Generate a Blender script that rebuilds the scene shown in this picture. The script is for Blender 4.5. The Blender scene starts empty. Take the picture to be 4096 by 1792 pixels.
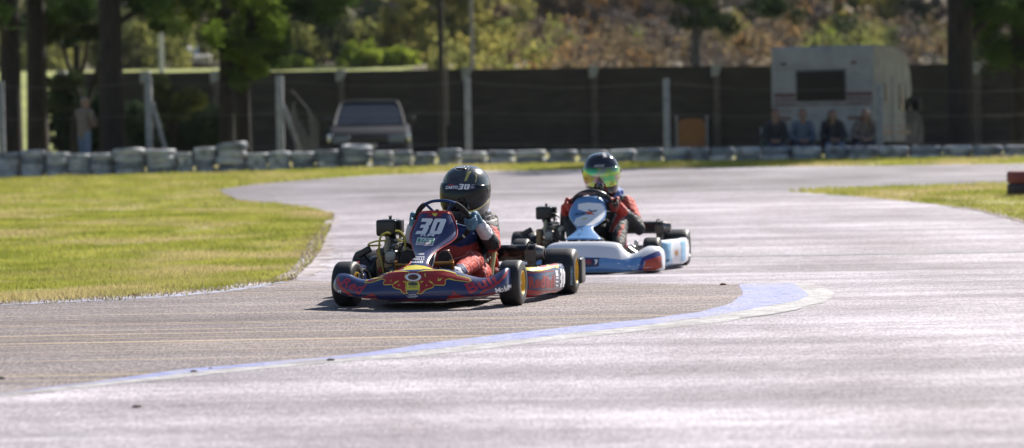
import bpy, bmesh, math, random
import numpy as np
from mathutils import Vector, Matrix, noise
from mathutils.bvhtree import BVHTree
from mathutils.geometry import tessellate_polygon, delaunay_2d_cdt
random.seed(7); NR = np.random.RandomState(11)
R = math.radians; PI = math.pi
SC = bpy.context.scene
COL = SC.collection
# ------------------------------------------------------------------ camera
F = 11200.0                      # focal length in photograph pixels (4096 wide)
EYE = Vector((0, 0, 1.04))
PITCH = math.atan(396 / F); ROLL = R(-1.0)
CR = (Matrix.Rotation(PI/2 - PITCH, 3, 'X') @ Matrix.Rotation(ROLL, 3, 'Z'))
cam = bpy.data.cameras.new('camera'); camo = bpy.data.objects.new('camera', cam); COL.objects.link(camo)
camo.matrix_world = Matrix.Translation(EYE) @ CR.to_4x4()
cam.sensor_width = 36; cam.lens = 36 * F / 4096; cam.clip_end = 2000; cam.clip_start = 0.1
cam.dof.use_dof = True; cam.dof.focus_distance = 16.2; cam.dof.aperture_fstop = 2.5
SC.camera = camo
def ray(px, py):
    return (CR @ Vector(((px-2048)/F, (896-py)/F, -1))).normalized()
def at(px, py, Y):               # pixel -> world point at world depth Y
    d = ray(px, py); return EYE + d * ((Y-EYE.y)/d.y)
def wx(px, Y, py=560): return at(px, py, Y).x
# ------------------------------------------------------------------ terrain height
def lerpt(t, x):
    if x <= t[0][0]: return t[0][1]
    for (a, b), (c, d) in zip(t, t[1:]):
        if x <= c:
            u = (x-a)/(c-a); u = u*u*(3-2*u); return b+(d-b)*u
    return t[-1][1]
TL = [(-14,.04),(-6,.09),(-3,.14),(0,.205),(3,.235),(7,.26),(12,.27)]
TY = [(0,0),(17.5,0),(21,-.07),(24,-.07),(34,-.02),(56,1.0)]
def zf(x, y):
    a = lerpt([(0,0),(18.6,0),(20.9,-.075),(25,-.07),(36,0)], y)
    k = lerpt([(30,0),(55,1)], y)
    k *= 1 - lerpt([(.5,0),(3.5,1)], x)*lerpt([(56,0),(59,1)], y)
    z = a + k*lerpt(TL, x)
    z += lerpt([(92,0),(150,4.3),(185,5.4),(300,26),(420,34)], y)
    return z
def gp(px, py, off=0):           # pixel -> point on the terrain
    d = ray(px, py); lo, hi = 2.0, 400.0
    t = 3.0
    while t < 400:
        p = EYE + d*t
        if p.z < zf(p.x, p.y): break
        t *= 1.03
    lo, hi = t/1.03, t
    for _ in range(30):
        m = (lo+hi)/2; p = EYE + d*m
        if p.z < zf(p.x, p.y): hi = m
        else: lo = m
    p = EYE + d*hi; return Vector((p.x, p.y, zf(p.x, p.y)+off))
# ------------------------------------------------------------------ tags
def tag(o, label=None, cat=None, group=None, kind=None):
    if label: o['label'] = label
    if cat: o['category'] = cat
    if group: o['group'] = group
    if kind: o['kind'] = kind
    return o
def empty(name, loc=(0,0,0), rz=0, label=None, cat=None, group=None):
    o = bpy.data.objects.new(name, None); COL.objects.link(o)
    o.location = loc; o.rotation_euler = (0,0,rz); o.empty_display_size = .1
    return tag(o, label, cat, group)
def copy_tree(o, parent=None):
    c = o.copy(); COL.objects.link(c)
    if parent: c.parent = parent
    for ch in list(o.children): copy_tree(ch, c)
    return c
# ------------------------------------------------------------------ materials
MATS = {}
def mat(name, col, rough=.6, metal=0, col2=None, scale=8, bump=0, bscale=40, spec=.5, coat=0, transl=0, detail=5, stretch=None, lo=.35, hi=.65, col3=None, scale3=2, emis=None):
    m = bpy.data.materials.new(name); m.use_nodes = True; nt = m.node_tree; N = nt.nodes; L = nt.links
    b = N['Principled BSDF']; b.inputs['Roughness'].default_value = rough; b.inputs['Metallic'].default_value = metal
    b.inputs['Specular IOR Level'].default_value = spec; b.inputs['Coat Weight'].default_value = coat; b.inputs['Coat Roughness'].default_value = .06
    b.inputs['Base Color'].default_value = (*col, 1)
    tc = N.new('ShaderNodeTexCoord'); src = tc.outputs['Object']
    if stretch:
        mp = N.new('ShaderNodeMapping'); mp.inputs['Scale'].default_value = stretch; L.new(src, mp.inputs[0]); src2 = mp.outputs[0]
    else: src2 = src
    out = None
    if col2:
        n = N.new('ShaderNodeTexNoise'); n.inputs['Scale'].default_value = scale; n.inputs['Detail'].default_value = detail; L.new(src2, n.inputs['Vector'])
        r = N.new('ShaderNodeValToRGB'); r.color_ramp.elements[0].position = lo; r.color_ramp.elements[1].position = hi
        r.color_ramp.elements[0].color = (*col, 1); r.color_ramp.elements[1].color = (*col2, 1)
        L.new(n.outputs['Fac'], r.inputs[0]); out = r.outputs[0]
        if col3:
            n3 = N.new('ShaderNodeTexNoise'); n3.inputs['Scale'].default_value = scale3; n3.inputs['Detail'].default_value = 4; L.new(src, n3.inputs['Vector'])
            r3 = N.new('ShaderNodeValToRGB'); r3.color_ramp.elements[0].position = .48; r3.color_ramp.elements[1].position = .66
            r3.color_ramp.elements[0].color = (0,0,0,1); r3.color_ramp.elements[1].color = (1,1,1,1); L.new(n3.outputs['Fac'], r3.inputs[0])
            mx = N.new('ShaderNodeMix'); mx.data_type = 'RGBA'; L.new(r3.outputs[0], mx.inputs['Factor']); L.new(out, mx.inputs['A']); mx.inputs['B'].default_value = (*col3, 1); out = mx.outputs['Result']
        L.new(out, b.inputs['Base Color'])
    if bump:
        n2 = N.new('ShaderNodeTexNoise'); n2.inputs['Scale'].default_value = bscale; n2.inputs['Detail'].default_value = 6; L.new(src2, n2.inputs['Vector'])
        bp = N.new('ShaderNodeBump'); bp.inputs['Strength'].default_value = min(1, bump); bp.inputs['Distance'].default_value = .02*max(1, bump); L.new(n2.outputs['Fac'], bp.inputs['Height']); L.new(bp.outputs[0], b.inputs['Normal'])
    if emis: b.inputs['Emission Color'].default_value = (*emis, 1); b.inputs['Emission Strength'].default_value = 1
    if transl:
        t = N.new('ShaderNodeBsdfTranslucent'); ms = N.new('ShaderNodeMixShader'); ms.inputs[0].default_value = transl
        if out is not None: L.new(out, t.inputs['Color'])
        else: t.inputs['Color'].default_value = (*col, 1)
        L.new(b.outputs[0], ms.inputs[1]); L.new(t.outputs[0], ms.inputs[2]); L.new(ms.outputs[0], N['Material Output'].inputs[0])
    MATS[name] = m; return m
# ------------------------------------------------------------------ mesh building
class MB:
    def __init__(s): s.v = []; s.f = []; s.m = []
    def add(s, vs, fs, mi=0):
        k = len(s.v); s.v += [tuple(v) for v in vs]; s.f += [tuple(i+k for i in f) for f in fs]; s.m += [mi]*len(fs); return s
    def box(s, c, d, rot=None, mi=0, bev=0):
        x, y, z = d[0]/2, d[1]/2, d[2]/2; M = rot.to_3x3() if rot is not None else Matrix.Identity(3); c = Vector(c)
        if not bev:
            vs = [c + M @ Vector(p) for p in ((-x,-y,-z),(x,-y,-z),(x,y,-z),(-x,y,-z),(-x,-y,z),(x,-y,z),(x,y,z),(-x,y,z))]
            return s.add(vs, [(0,3,2,1),(4,5,6,7),(0,1,5,4),(1,2,6,5),(2,3,7,6),(3,0,4,7)], mi)
        bm = bmesh.new(); bmesh.ops.create_cube(bm, size=1, matrix=Matrix.Diagonal((*d, 1)))
        bmesh.ops.bevel(bm, geom=list(bm.edges), offset=bev, segments=3, affect='EDGES', profile=.5)
        bm.verts.index_update(); s.add([c + M @ v.co for v in bm.verts], [[v.index for v in f.verts] for f in bm.faces], mi); bm.free(); return s
    def tube(s, pts, r, n=10, mi=0, cap=True, smooth=0):
        pts = [Vector(p) for p in pts]
        if smooth: pts = spline(pts, smooth)
        rs = r if isinstance(r, (list, tuple)) else [r]*len(pts)
        if len(rs) != len(pts): rs = [rs[0] + (rs[-1]-rs[0])*i/(len(pts)-1) for i in range(len(pts))]
        ref = None; rings = []
        for i, p in enumerate(pts):
            t = (pts[min(i+1, len(pts)-1)] - pts[max(i-1, 0)]).normalized()
            if ref is None: ref = Vector((0,0,1)) if abs(t.z) < .9 else Vector((1,0,0))
            a = (ref - t*ref.dot(t)).normalized(); b = t.cross(a); ref = a
            rings.append([p + (a*math.cos(2*PI*k/n) + b*math.sin(2*PI*k/n))*rs[i] for k in range(n)])
        vs = [v for rg in rings for v in rg]; fs = []
        for i in range(len(pts)-1):
            for k in range(n):
                j = (k+1) % n; fs.append((i*n+k, (i+1)*n+k, (i+1)*n+j, i*n+j))
        if cap: fs.append(tuple(range(n))); fs.append(tuple(reversed(range((len(pts)-1)*n, len(pts)*n))))
        return s.add(vs, fs, mi)
    def lathe(s, prof, c, axis, n=32, mi=0, up=None):    # prof: (distance along axis, radius), open or closed list
        c = Vector(c); t = Vector(axis).normalized(); ref = Vector(up or ((0,0,1) if abs(t.z) < .9 else (1,0,0)))
        a = (ref - t*ref.dot(t)).normalized(); b = t.cross(a); vs = []; fs = []
        for (h, r) in prof:
            vs += [c + t*h + (a*math.cos(2*PI*k/n)+b*math.sin(2*PI*k/n))*max(r, 1e-4) for k in range(n)]
        for i in range(len(prof)-1):
            for k in range(n):
                j = (k+1) % n; fs.append((i*n+k, i*n+j, (i+1)*n+j, (i+1)*n+k))
        return s.add(vs, fs, mi)
    def grid(s, rows, mi=0, closed_u=False, closed_v=False):
        nr, nc = len(rows), len(rows[0]); fs = []
        for i in range(nr if closed_v else nr-1):
            for k in range(nc if closed_u else nc-1):
                i2, k2 = (i+1) % nr, (k+1) % nc
                fs.append((i*nc+k, i*nc+k2, i2*nc+k2, i2*nc+k))
        return s.add([p for r in rows for p in r], fs, mi)
    def prism(s, poly, p0, u, v, w, depth, mi=0):        # 2D polygon in axes u,v extruded along w
        p0, u, v, w = map(Vector, (p0, u, v, w)); n = len(poly)
        a = [p0 + u*x + v*y for x, y in poly]; b = [q + w*depth for q in a]
        fs = [tuple(range(n)), tuple(reversed(range(n, 2*n)))] + [(i, i+n, (i+1) % n + n, (i+1) % n) for i in range(n)]
        return s.add(a+b, fs, mi)
    def ball(s, c, r, n=12, mi=0):
        r = (r, r, r) if not isinstance(r, (tuple, list)) else r; c = Vector(c)
        prof = [(-math.cos(PI*i/n), math.sin(PI*i/n)) for i in range(n+1)]; k = len(s.v)
        s.lathe(prof, (0,0,0), (0,0,1), n*2, mi)
        for i in range(k, len(s.v)): x, y, z = s.v[i]; s.v[i] = (c.x+x*r[0], c.y+y*r[1], c.z+z*r[2])
        return s
    def build(s, name, mats, parent=None, smooth=True, ang=38, bevel=0, sub=0):
        me = bpy.data.meshes.new(name); me.from_pydata(s.v, [], s.f)
        if not isinstance(mats, (list, tuple)): mats = [mats]
        for m in mats: me.materials.append(m)
        me.polygons.foreach_set('material_index', s.m)
        bm = bmesh.new(); bm.from_mesh(me); bmesh.ops.remove_doubles(bm, verts=bm.verts, dist=1e-5); bmesh.ops.recalc_face_normals(bm, faces=bm.faces); bm.to_mesh(me); bm.free()
        if smooth:
            me.polygons.foreach_set('use_smooth', [True]*len(me.polygons)); me.set_sharp_from_angle(angle=R(ang))
        me.update(); o = bpy.data.objects.new(name, me); COL.objects.link(o)
        if parent: o.parent = parent
        if bevel:
            b = o.modifiers.new('b', 'BEVEL'); b.width = bevel; b.segments = 2; b.limit_method = 'ANGLE'; b.angle_limit = R(35)
        if sub:
            b = o.modifiers.new('s', 'SUBSURF'); b.levels = sub; b.render_levels = sub
        return o
def spline(pts, n):
    pts = [Vector(p) for p in pts]; out = []
    for i in range(len(pts)-1):
        p0 = pts[max(i-1, 0)]; p1 = pts[i]; p2 = pts[i+1]; p3 = pts[min(i+2, len(pts)-1)]
        for k in range(n):
            t = k/n; out.append(.5*((2*p1) + (p2-p0)*t + (2*p0-5*p1+4*p2-p3)*t*t + (3*p1-p0-3*p2+p3)*t**3))
    out.append(pts[-1]); return out
def fast_mesh(name, V, Fq, mats, parent=None, mi=None, smooth=False):    # numpy arrays, quads or tris
    me = bpy.data.meshes.new(name); nv, nf, k = len(V), len(Fq), Fq.shape[1]
    me.vertices.add(nv); me.vertices.foreach_set('co', V.astype(np.float32).ravel())
    me.loops.add(nf*k); me.loops.foreach_set('vertex_index', Fq.astype(np.int32).ravel())
    me.polygons.add(nf); me.polygons.foreach_set('loop_start', np.arange(0, nf*k, k, dtype=np.int32))
    if mi is not None: me.polygons.foreach_set('material_index', mi.astype(np.int32))
    for m in (mats if isinstance(mats, (list, tuple)) else [mats]): me.materials.append(m)
    me.update(calc_edges=True); me.validate()
    o = bpy.data.objects.new(name, me); COL.objects.link(o)
    if parent: o.parent = parent
    return o
# ------------------------------------------------------------------ body: tapered capsules fused into one skin
def capsule(mb, p0, p1, r0, r1, n=14):
    p0, p1 = Vector(p0), Vector(p1); d = p1-p0; L = max(d.length, 1e-4); t = d/L
    prof = [(-r0*math.cos(a), r0*math.sin(a)) for a in (i*PI/2/5 for i in range(6))] + [(L + r1*math.sin(a), r1*math.cos(a)) for a in (i*PI/2/5 for i in range(6))]
    mb.lathe(prof, p0, t, n)
def fuse(name, segs, zones, parent, voxel=.012, wrinkle=.004, wf=22, smooth=3):
    """segs: (p0, p1, r0, r1, zone). One continuous mesh; every face takes the material of its nearest segment."""
    mb = MB()
    for s in segs: capsule(mb, *s[:4])
    me = bpy.data.meshes.new('tmp'); me.from_pydata(mb.v, [], mb.f)
    bm = bmesh.new(); bm.from_mesh(me); bmesh.ops.remove_doubles(bm, verts=bm.verts, dist=1e-5); bmesh.ops.recalc_face_normals(bm, faces=bm.faces); bm.to_mesh(me); bm.free()
    o = bpy.data.objects.new('tmp', me); COL.objects.link(o)
    m = o.modifiers.new('r', 'REMESH'); m.mode = 'VOXEL'; m.voxel_size = voxel; m.use_smooth_shade = True
    if smooth:
        s2 = o.modifiers.new('s', 'SMOOTH'); s2.iterations = smooth; s2.factor = .5
    dg = bpy.context.evaluated_depsgraph_get(); dg.update()
    me2 = bpy.data.meshes.new_from_object(o.evaluated_get(dg)); bpy.data.objects.remove(o); bpy.data.meshes.remove(me)
    me2.name = name; me2.materials.clear()
    for z in zones: me2.materials.append(z)
    S = [(Vector(a), Vector(b)-Vector(a), r0, r1, z) for a, b, r0, r1, z in segs]
    A = np.array([s[0] for s in S]); D = np.array([s[1] for s in S]); DD = np.maximum((D*D).sum(1), 1e-9); R0 = np.array([s[2] for s in S]); R1 = np.array([s[3] for s in S]); Z = np.array([s[4] for s in S])
    nf = len(me2.polygons); C = np.empty(nf*3); me2.polygons.foreach_get('center', C); C = C.reshape(-1, 3)
    t = np.clip(((C[:, None, :]-A[None])*D[None]).sum(2)/DD[None], 0, 1); dist = np.linalg.norm(C[:, None, :]-(A[None]+D[None]*t[..., None]), axis=2) - (R0+(R1-R0)*t)
    me2.polygons.foreach_set('material_index', Z[dist.argmin(1)].astype(np.int32))
    if wrinkle:
        for v, nn in zip(me2.vertices, [v.normal.copy() for v in me2.vertices]):
            q = v.co*wf; w = noise.noise(Vector((q.x, q.y*1.1, q.z*1.8))) + .5*noise.noise(q*2.3)
            w = (1-abs(w)*2.2)
            v.co += nn*wrinkle*w
    me2.polygons.foreach_set('use_smooth', [True]*nf); me2.update()
    ob = bpy.data.objects.new(name, me2); COL.objects.link(ob)
    if parent: ob.parent = parent
    return ob
# ------------------------------------------------------------------ decals laid on a surface
class Decal:
    """lays flat artwork (coordinates read off the photograph) on a surface of the object itself"""
    def __init__(s, objs, K, step=8):
        s.step = step; s.K = K; s.Ki = K.inverted(); vs = []; fs = []
        for o in objs:
            me = o.data; k = len(vs); vs += [v.co.copy() for v in me.vertices]; fs += [[i+k for i in p.vertices] for p in me.polygons]
        s.bvh = BVHTree.FromPolygons(vs, fs); s.o = s.Ki @ EYE
    def hit(s, px, py, off):
        d = (s.Ki.to_3x3() @ ray(px, py)).normalized(); h = s.bvh.ray_cast(s.o, d)
        if h[0] is None: return None
        n = h[1]
        if n.dot(d) > 0: n = -n
        if n.dot(d) > -.03: return None
        return h[0] + n*off
    def lay(s, mb, V2, T, off, mi):
        off *= .55
        bm = bmesh.new(); bv = [bm.verts.new((x, y, 0)) for x, y in V2]
        for t in T:
            try: bm.faces.new([bv[i] for i in t])
            except Exception: pass
        xs = [p[0] for p in V2]; ys = [p[1] for p in V2]
        for ax, lo, hi in ((0, min(xs), max(xs)), (1, min(ys), max(ys))):
            q = math.ceil(lo/s.step)*s.step
            while q < hi:
                co = (q, 0, 0) if ax == 0 else (0, q, 0); no = (1, 0, 0) if ax == 0 else (0, 1, 0)
                bmesh.ops.bisect_plane(bm, geom=bm.verts[:]+bm.edges[:]+bm.faces[:], plane_co=co, plane_no=no, dist=1e-4); q += s.step
        bmesh.ops.remove_doubles(bm, verts=bm.verts, dist=1e-3); bm.verts.index_update()
        P = [s.hit(v.co.x, v.co.y, off) for v in bm.verts]; idx = {}; vs = []
        for i, p in enumerate(P):
            if p is not None: idx[i] = len(vs); vs.append(p)
        fs = []
        for f in bm.faces:
            ii = [v.index for v in f.verts]
            if all(i in idx for i in ii):
                ds = [P[i] for i in ii]
                if max((a-ds[0]).length for a in ds) < .06: fs.append([idx[i] for i in ii])
        mb.add(vs, fs, mi); bm.free()
    def poly(s, mb, pts, off=.0015, mi=0, holes=()):
        loops = [[Vector((x, y, 0)) for x, y in pts]] + [[Vector((x, y, 0)) for x, y in h] for h in holes]
        V2 = [(v.x, v.y) for l in loops for v in l]; s.lay(mb, V2, tessellate_polygon(loops), off, mi)
    def strip(s, mb, pts, w, off=.003, mi=0, closed=False):
        n = len(pts); L_ = []; R_ = []
        for i in range(n):
            a = pts[(i-1) % n] if (closed or i) else pts[i]; b = pts[(i+1) % n] if (closed or i < n-1) else pts[i]
            dx, dy = b[0]-a[0], b[1]-a[1]; l = math.hypot(dx, dy) or 1
            L_.append((pts[i][0]-dy/l*w/2, pts[i][1]+dx/l*w/2)); R_.append((pts[i][0]+dy/l*w/2, pts[i][1]-dx/l*w/2))
        V2 = L_+R_; T = []
        for i in range(n if closed else n-1):
            j = (i+1) % n; T += [(i, j, j+n), (i, j+n, i+n)]
        s.lay(mb, V2, T, off, mi)
    def quad(s, q, u, v):        # q = TL,TR,BR,BL ; u right, v up in 0..1
        (ax, ay), (bx, by), (cx, cy), (dx, dy) = q
        tx, ty = ax+(bx-ax)*u, ay+(by-ay)*u; lx, ly = dx+(cx-dx)*u, dy+(cy-dy)*u
        return (lx+(tx-lx)*v, ly+(ty-ly)*v)
    def text(s, mb, txt, q, off=.003, mi=0, bold=.02, shear=0):
        V, T = text_mesh(txt, bold, shear)
        s.lay(mb, [s.quad(q, x, y) for x, y in V], T, off, mi)
    def glyphs(s, mb, gl, q, off=.003, mi=0):
        for outer, holes in gl:
            s.poly(mb, [s.quad(q, x, y) for x, y in outer], off, mi, [[s.quad(q, x, y) for x, y in h] for h in holes])
_TM = {}
def text_mesh(txt, bold, shear):
    key = (txt, bold, shear)
    if key in _TM: return _TM[key]
    cu = bpy.data.curves.new('t', 'FONT'); cu.body = txt; cu.offset = bold; cu.shear = shear; cu.resolution_u = 2; cu.fill_mode = 'FRONT'; cu.space_character = 1.02+bold
    o = bpy.data.objects.new('t', cu); COL.objects.link(o); dg = bpy.context.evaluated_depsgraph_get(); dg.update()
    me = bpy.data.meshes.new_from_object(o.evaluated_get(dg)); me.calc_loop_triangles()
    V = [(v.co.x, v.co.y) for v in me.vertices]; T = [tuple(t.vertices) for t in me.loop_triangles]
    x0, x1 = min(v[0] for v in V), max(v[0] for v in V); y0, y1 = min(v[1] for v in V), max(v[1] for v in V)
    V = [((x-x0)/(x1-x0), (y-y0)/(y1-y0)) for x, y in V]
    bpy.data.objects.remove(o); bpy.data.curves.remove(cu); bpy.data.meshes.remove(me)
    _TM[key] = (V, T); return V, T
def crop(ox, oy, k):
    return lambda *p: [(ox+x/k, oy+y/k) for x, y in p]
G30 = [([(.10,1),(.47,1),(.50,.93),(.46,.6),(.40,.52),(.44,.44),(.40,.08),(.34,0),(0,0),(.03,.2),(.22,.2),(.25,.4),(.10,.4),(.12,.6),(.27,.6),(.30,.78),(.08,.78)], []),
       ([(.60,1),(.95,1),(1,.92),(.96,.1),(.9,0),(.56,0),(.51,.08),(.55,.92)], [[(.70,.78),(.80,.78),(.76,.2),(.68,.2)]])]
# ================================================================== LIGHT
SUN = Vector((.46, .62, .62)).normalized()
elev = math.asin(SUN.z); az = math.atan2(SUN.x, SUN.y)
w = bpy.data.worlds.new('World'); SC.world = w; w.use_nodes = True
sk = w.node_tree.nodes.new('ShaderNodeTexSky'); sk.sky_type = 'NISHITA'; sk.sun_disc = False; sk.sun_elevation = elev; sk.sun_rotation = az
sk.air_density = 1.0; sk.dust_density = .6
w.node_tree.links.new(sk.outputs[0], w.node_tree.nodes['Background'].inputs[0]); w.node_tree.nodes['Background'].inputs[1].default_value = .056
sl = bpy.data.lights.new('sun', 'SUN'); sl.energy = 5.0; sl.angle = R(.53); sl.color = (1, .93, .85)
so = bpy.data.objects.new('sun', sl); COL.objects.link(so); so.rotation_euler = SUN.to_track_quat('Z', 'Y').to_euler(); so.location = (10, 0, 30)
SC.view_settings.view_transform = 'Standard'; SC.view_settings.look = 'None'; SC.view_settings.exposure = .92; SC.view_settings.gamma = 1
# ================================================================== GROUND
def nodes_surface(name, base, var, streak, speck, rough, bump=.5, yellow=None, bands=None, spec=.5):
    """asphalt: broad patches, streaks along x (the racing line), stone speckle"""
    m = bpy.data.materials.new(name); m.use_nodes = True; nt = m.node_tree; N = nt.nodes; L = nt.links; b = N['Principled BSDF']
    tc = N.new('ShaderNodeTexCoord')
    def nz(scale, st, det=6, rough_=.55, rot=0):
        mp = N.new('ShaderNodeMapping'); mp.inputs['Scale'].default_value = st; mp.inputs['Rotation'].default_value = (0, 0, rot); L.new(tc.outputs['Object'], mp.inputs[0])
        n = N.new('ShaderNodeTexNoise'); n.inputs['Scale'].default_value = scale; n.inputs['Detail'].default_value = det; n.inputs['Roughness'].default_value = rough_; L.new(mp.outputs[0], n.inputs['Vector']); return n.outputs['Fac']
    def ramp(f, a, b_, c0, c1):
        r = N.new('ShaderNodeValToRGB'); r.color_ramp.elements[0].position = a; r.color_ramp.elements[1].position = b_
        r.color_ramp.elements[0].color = (*c0, 1); r.color_ramp.elements[1].color = (*c1, 1); L.new(f, r.inputs[0]); return r.outputs[0]
    def mix(f, a, b_, mode='MIX'):
        x = N.new('ShaderNodeMix'); x.data_type = 'RGBA'; x.blend_type = mode
        if isinstance(f, float): x.inputs['Factor'].default_value = f
        else: L.new(f, x.inputs['Factor'])
        for k, q in (('A', a), ('B', b_)):
            if isinstance(q, tuple): x.inputs[k].default_value = (*q, 1)
            else: L.new(q, x.inputs[k])
        return x.outputs['Result']
    c = ramp(nz(.5, (1, .6, 1), 7, .6), .35, .68, base, var)
    c = mix(1.0, c, ramp(nz(1.1, (.12, 1.5, 1), 8, .65, R(3)), .38, .66, (streak[0],)*3, (streak[1],)*3), 'MULTIPLY')
    c = mix(1.0, c, ramp(nz(1.3, (.10, .8, 1), 8, .75, R(-7)), .44, .60, (.84,)*3, (1.10,)*3), 'MULTIPLY')
    c = mix(1.0, c, ramp(nz(9, (1, .5, 1), 8, .85), .3, .7, (.78,)*3, (1.2,)*3), 'MULTIPLY')
    c = mix(1.0, c, ramp(nz(80, (1, .14, 1), 3, .8), .35, .65, (speck[0],)*3, (speck[1],)*3), 'MULTIPLY')
    c = mix(1.0, c, ramp(nz(14, (1, .7, 1), 6, .75), .3, .7, (.8,)*3, (1.2,)*3), 'MULTIPLY')
    if yellow:
        f = ramp(nz(1.6, (.035, 7, 1), 5, .8, R(4)), .57, .59, (0,)*3, (.7,)*3); c = mix(f, c, yellow)
        f = ramp(nz(2.0, (.05, 9, 1), 5, .8, R(9)), .64, .66, (0,)*3, (.5,)*3); c = mix(f, c, (.42, .38, .36))
    if bands:          # rubbered-in and dusty lanes lying along the track
        sx = N.new('ShaderNodeSeparateXYZ'); L.new(tc.outputs['Object'], sx.inputs[0]); wob = nz(.22, (.35, 1, 1), 4, .6)
        ma = N.new('ShaderNodeMath'); ma.operation = 'MULTIPLY_ADD'; L.new(wob, ma.inputs[0]); ma.inputs[1].default_value = 5.0; L.new(sx.outputs['Y'], ma.inputs[2])
        mb_ = N.new('ShaderNodeMath'); mb_.operation = 'MULTIPLY_ADD'; L.new(ma.outputs[0], mb_.inputs[0]); mb_.inputs[1].default_value = 1/60; mb_.inputs[2].default_value = -2.5/60
        r = N.new('ShaderNodeValToRGB'); L.new(mb_.outputs[0], r.inputs[0]); el = r.color_ramp.elements; el.remove(el[1])
        for i, (yy, vv) in enumerate(bands):
            e_ = el[0] if i == 0 else el.new(yy/60); e_.position = yy/60; e_.color = (vv, vv, vv, 1)
        c = mix(1.0, c, r.outputs[0], 'MULTIPLY')
    L.new(c, b.inputs['Base Color']); b.inputs['Roughness'].default_value = rough; b.inputs['Specular IOR Level'].default_value = spec
    bp = N.new('ShaderNodeBump'); bp.inputs['Strength'].default_value = bump; bp.inputs['Distance'].default_value = .006; L.new(nz(75, (1, 1, 1), 4, .7), bp.inputs['Height']); L.new(bp.outputs[0], b.inputs['Normal'])
    return m
M_track = nodes_surface('asphalt_track', (.285,.258,.283), (.52,.487,.54), (.66, 1.16), (.62, 1.38), .78, .8, bands=[(7,.86),(10.4,1.05),(11.6,.88),(13,1.05),(15.5,1.0),(18.6,.88),(21.5,.98),(26,.98),(30,.84),(35,.92),(40,.50),(47,.55),(52,.80),(56,.8)], spec=.3)
M_apron = nodes_surface('asphalt_apron', (.175,.15,.152), (.265,.232,.236), (.8, 1.12), (.42, 1.6), .8, 1.0, (.55,.42,.25), spec=.3)
def grassmat(name, a, b_, dry, transl=0, rough=.8):
    m = mat(name, a, rough, col2=b_, scale=1.4, detail=8, lo=.35, hi=.68, col3=dry, scale3=.55, bump=1.5, bscale=30, spec=.2, transl=transl); return m
M_grass = grassmat('grass_ground', (.16,.175,.035), (.34,.325,.085), (.38,.31,.17))
M_blade = grassmat('grass_blade', (.22,.25,.04), (.43,.42,.10), (.48,.40,.20), .45, .55)
M_bank = mat('bank_grass', (.15,.18,.03), .8, col2=(.25,.27,.05), scale=.5, detail=6)
def axis(parts):
    out = []
    for a, b_, st in parts: out += list(np.arange(a, b_, st))
    return out + [parts[-1][1]]
XS = axis([(-160,-60,12),(-60,-22,3),(-22,22,.75),(22,60,3),(60,160,12)]); YS = axis([(-30,0,3),(0,66,.75),(66,130,3),(130,200,5),(200,420,12)])
gv = np.array([(x, y, zf(x, y)-.014) for y in YS for x in XS]); nx = len(XS)
gf = np.array([(j*nx+i, j*nx+i+1, (j+1)*nx+i+1, (j+1)*nx+i) for j in range(len(YS)-1) for i in range(nx-1)])
gmi = np.array([0 if (YS[j] < 88) else 1 if (XS[i] < -5 and YS[j] < 152) else 2 for j in range(len(YS)-1) for i in range(nx-1)])
g = fast_mesh('ground', gv, gf, [M_grass, M_bank, mat('dry_scrub_ground', (.10,.085,.05), .9, col2=(.20,.165,.09), scale=.4, detail=8)], mi=gmi); g.data.polygons.foreach_set('use_smooth', [True]*len(gf)); tag(g, kind='structure')
def inside(poly, x, y):
    c = False; n = len(poly); j = n-1
    for i in range(n):
        xi, yi = poly[i][:2]; xj, yj = poly[j][:2]
        if (yi > y) != (yj > y) and x < (xj-xi)*(y-yi)/(yj-yi)+xi: c = not c
        j = i
    return c
def dens(poly, st):
    out = []
    for i, a in enumerate(poly):
        b_ = poly[(i+1) % len(poly)]; d = math.hypot(b_[0]-a[0], b_[1]-a[1]); n = max(1, int(d/st))
        out += [(a[0]+(b_[0]-a[0])*k/n, a[1]+(b_[1]-a[1])*k/n) for k in range(n)]
    return out
def sheet(name, poly, off, m, cell=.75, kind='structure', rag=0):
    P = dens([(p[0], p[1]) for p in poly], cell if not rag else .12)
    if rag: P = [(x + rag*noise.noise(Vector((x*3, y*3, 0))) + rag*.6*noise.noise(Vector((x*11, y*9, 5))), y + rag*2.2*noise.noise(Vector((x*3, y*3, 9))) + rag*noise.noise(Vector((x*13, y*11, 3)))) for x, y in P]
    x0, x1 = min(p[0] for p in P), max(p[0] for p in P); y0, y1 = min(p[1] for p in P), max(p[1] for p in P)
    Q = [Vector(p) for p in P]; n = len(P)
    for y in np.arange(y0+cell/2, y1, cell):
        for x in np.arange(x0+cell/2, x1, cell):
            if inside(P, x, y): Q.append(Vector((x, y)))
    r = delaunay_2d_cdt(Q, [], [list(range(n))], 1, 1e-5)
    V = np.array([(v.x, v.y, zf(v.x, v.y)+off) for v in r[0]]); Fq = np.array([f if len(f) == 3 else f[:3] for f in r[2]])
    nrm = np.cross(V[Fq[:,1]]-V[Fq[:,0]], V[Fq[:,2]]-V[Fq[:,0]])[:, 2]; Fq[nrm < 0] = Fq[nrm < 0][:, ::-1]
    o = fast_mesh(name, V, Fq, m); o.data.polygons.foreach_set('use_smooth', [True]*len(Fq)); return tag(o, kind=kind)
G = lambda *p: [gp(x, y)[:2] for x, y in p]
far_edge = G((5200,643),(4300,652),(3500,663),(3000,668),(2500,676),(2000,684),(1700,693),(1500,701),(1200,722),(1000,740),(880,757))
left_edge = G((885,772),(950,800),(1100,812),(1250,835),(1330,858),(1310,882),(1290,905),(1240,960),(1215,1000),(1190,1050),(1150,1090),(1060,1125),(900,1150),(700,1172),(400,1192),(0,1212))
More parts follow.
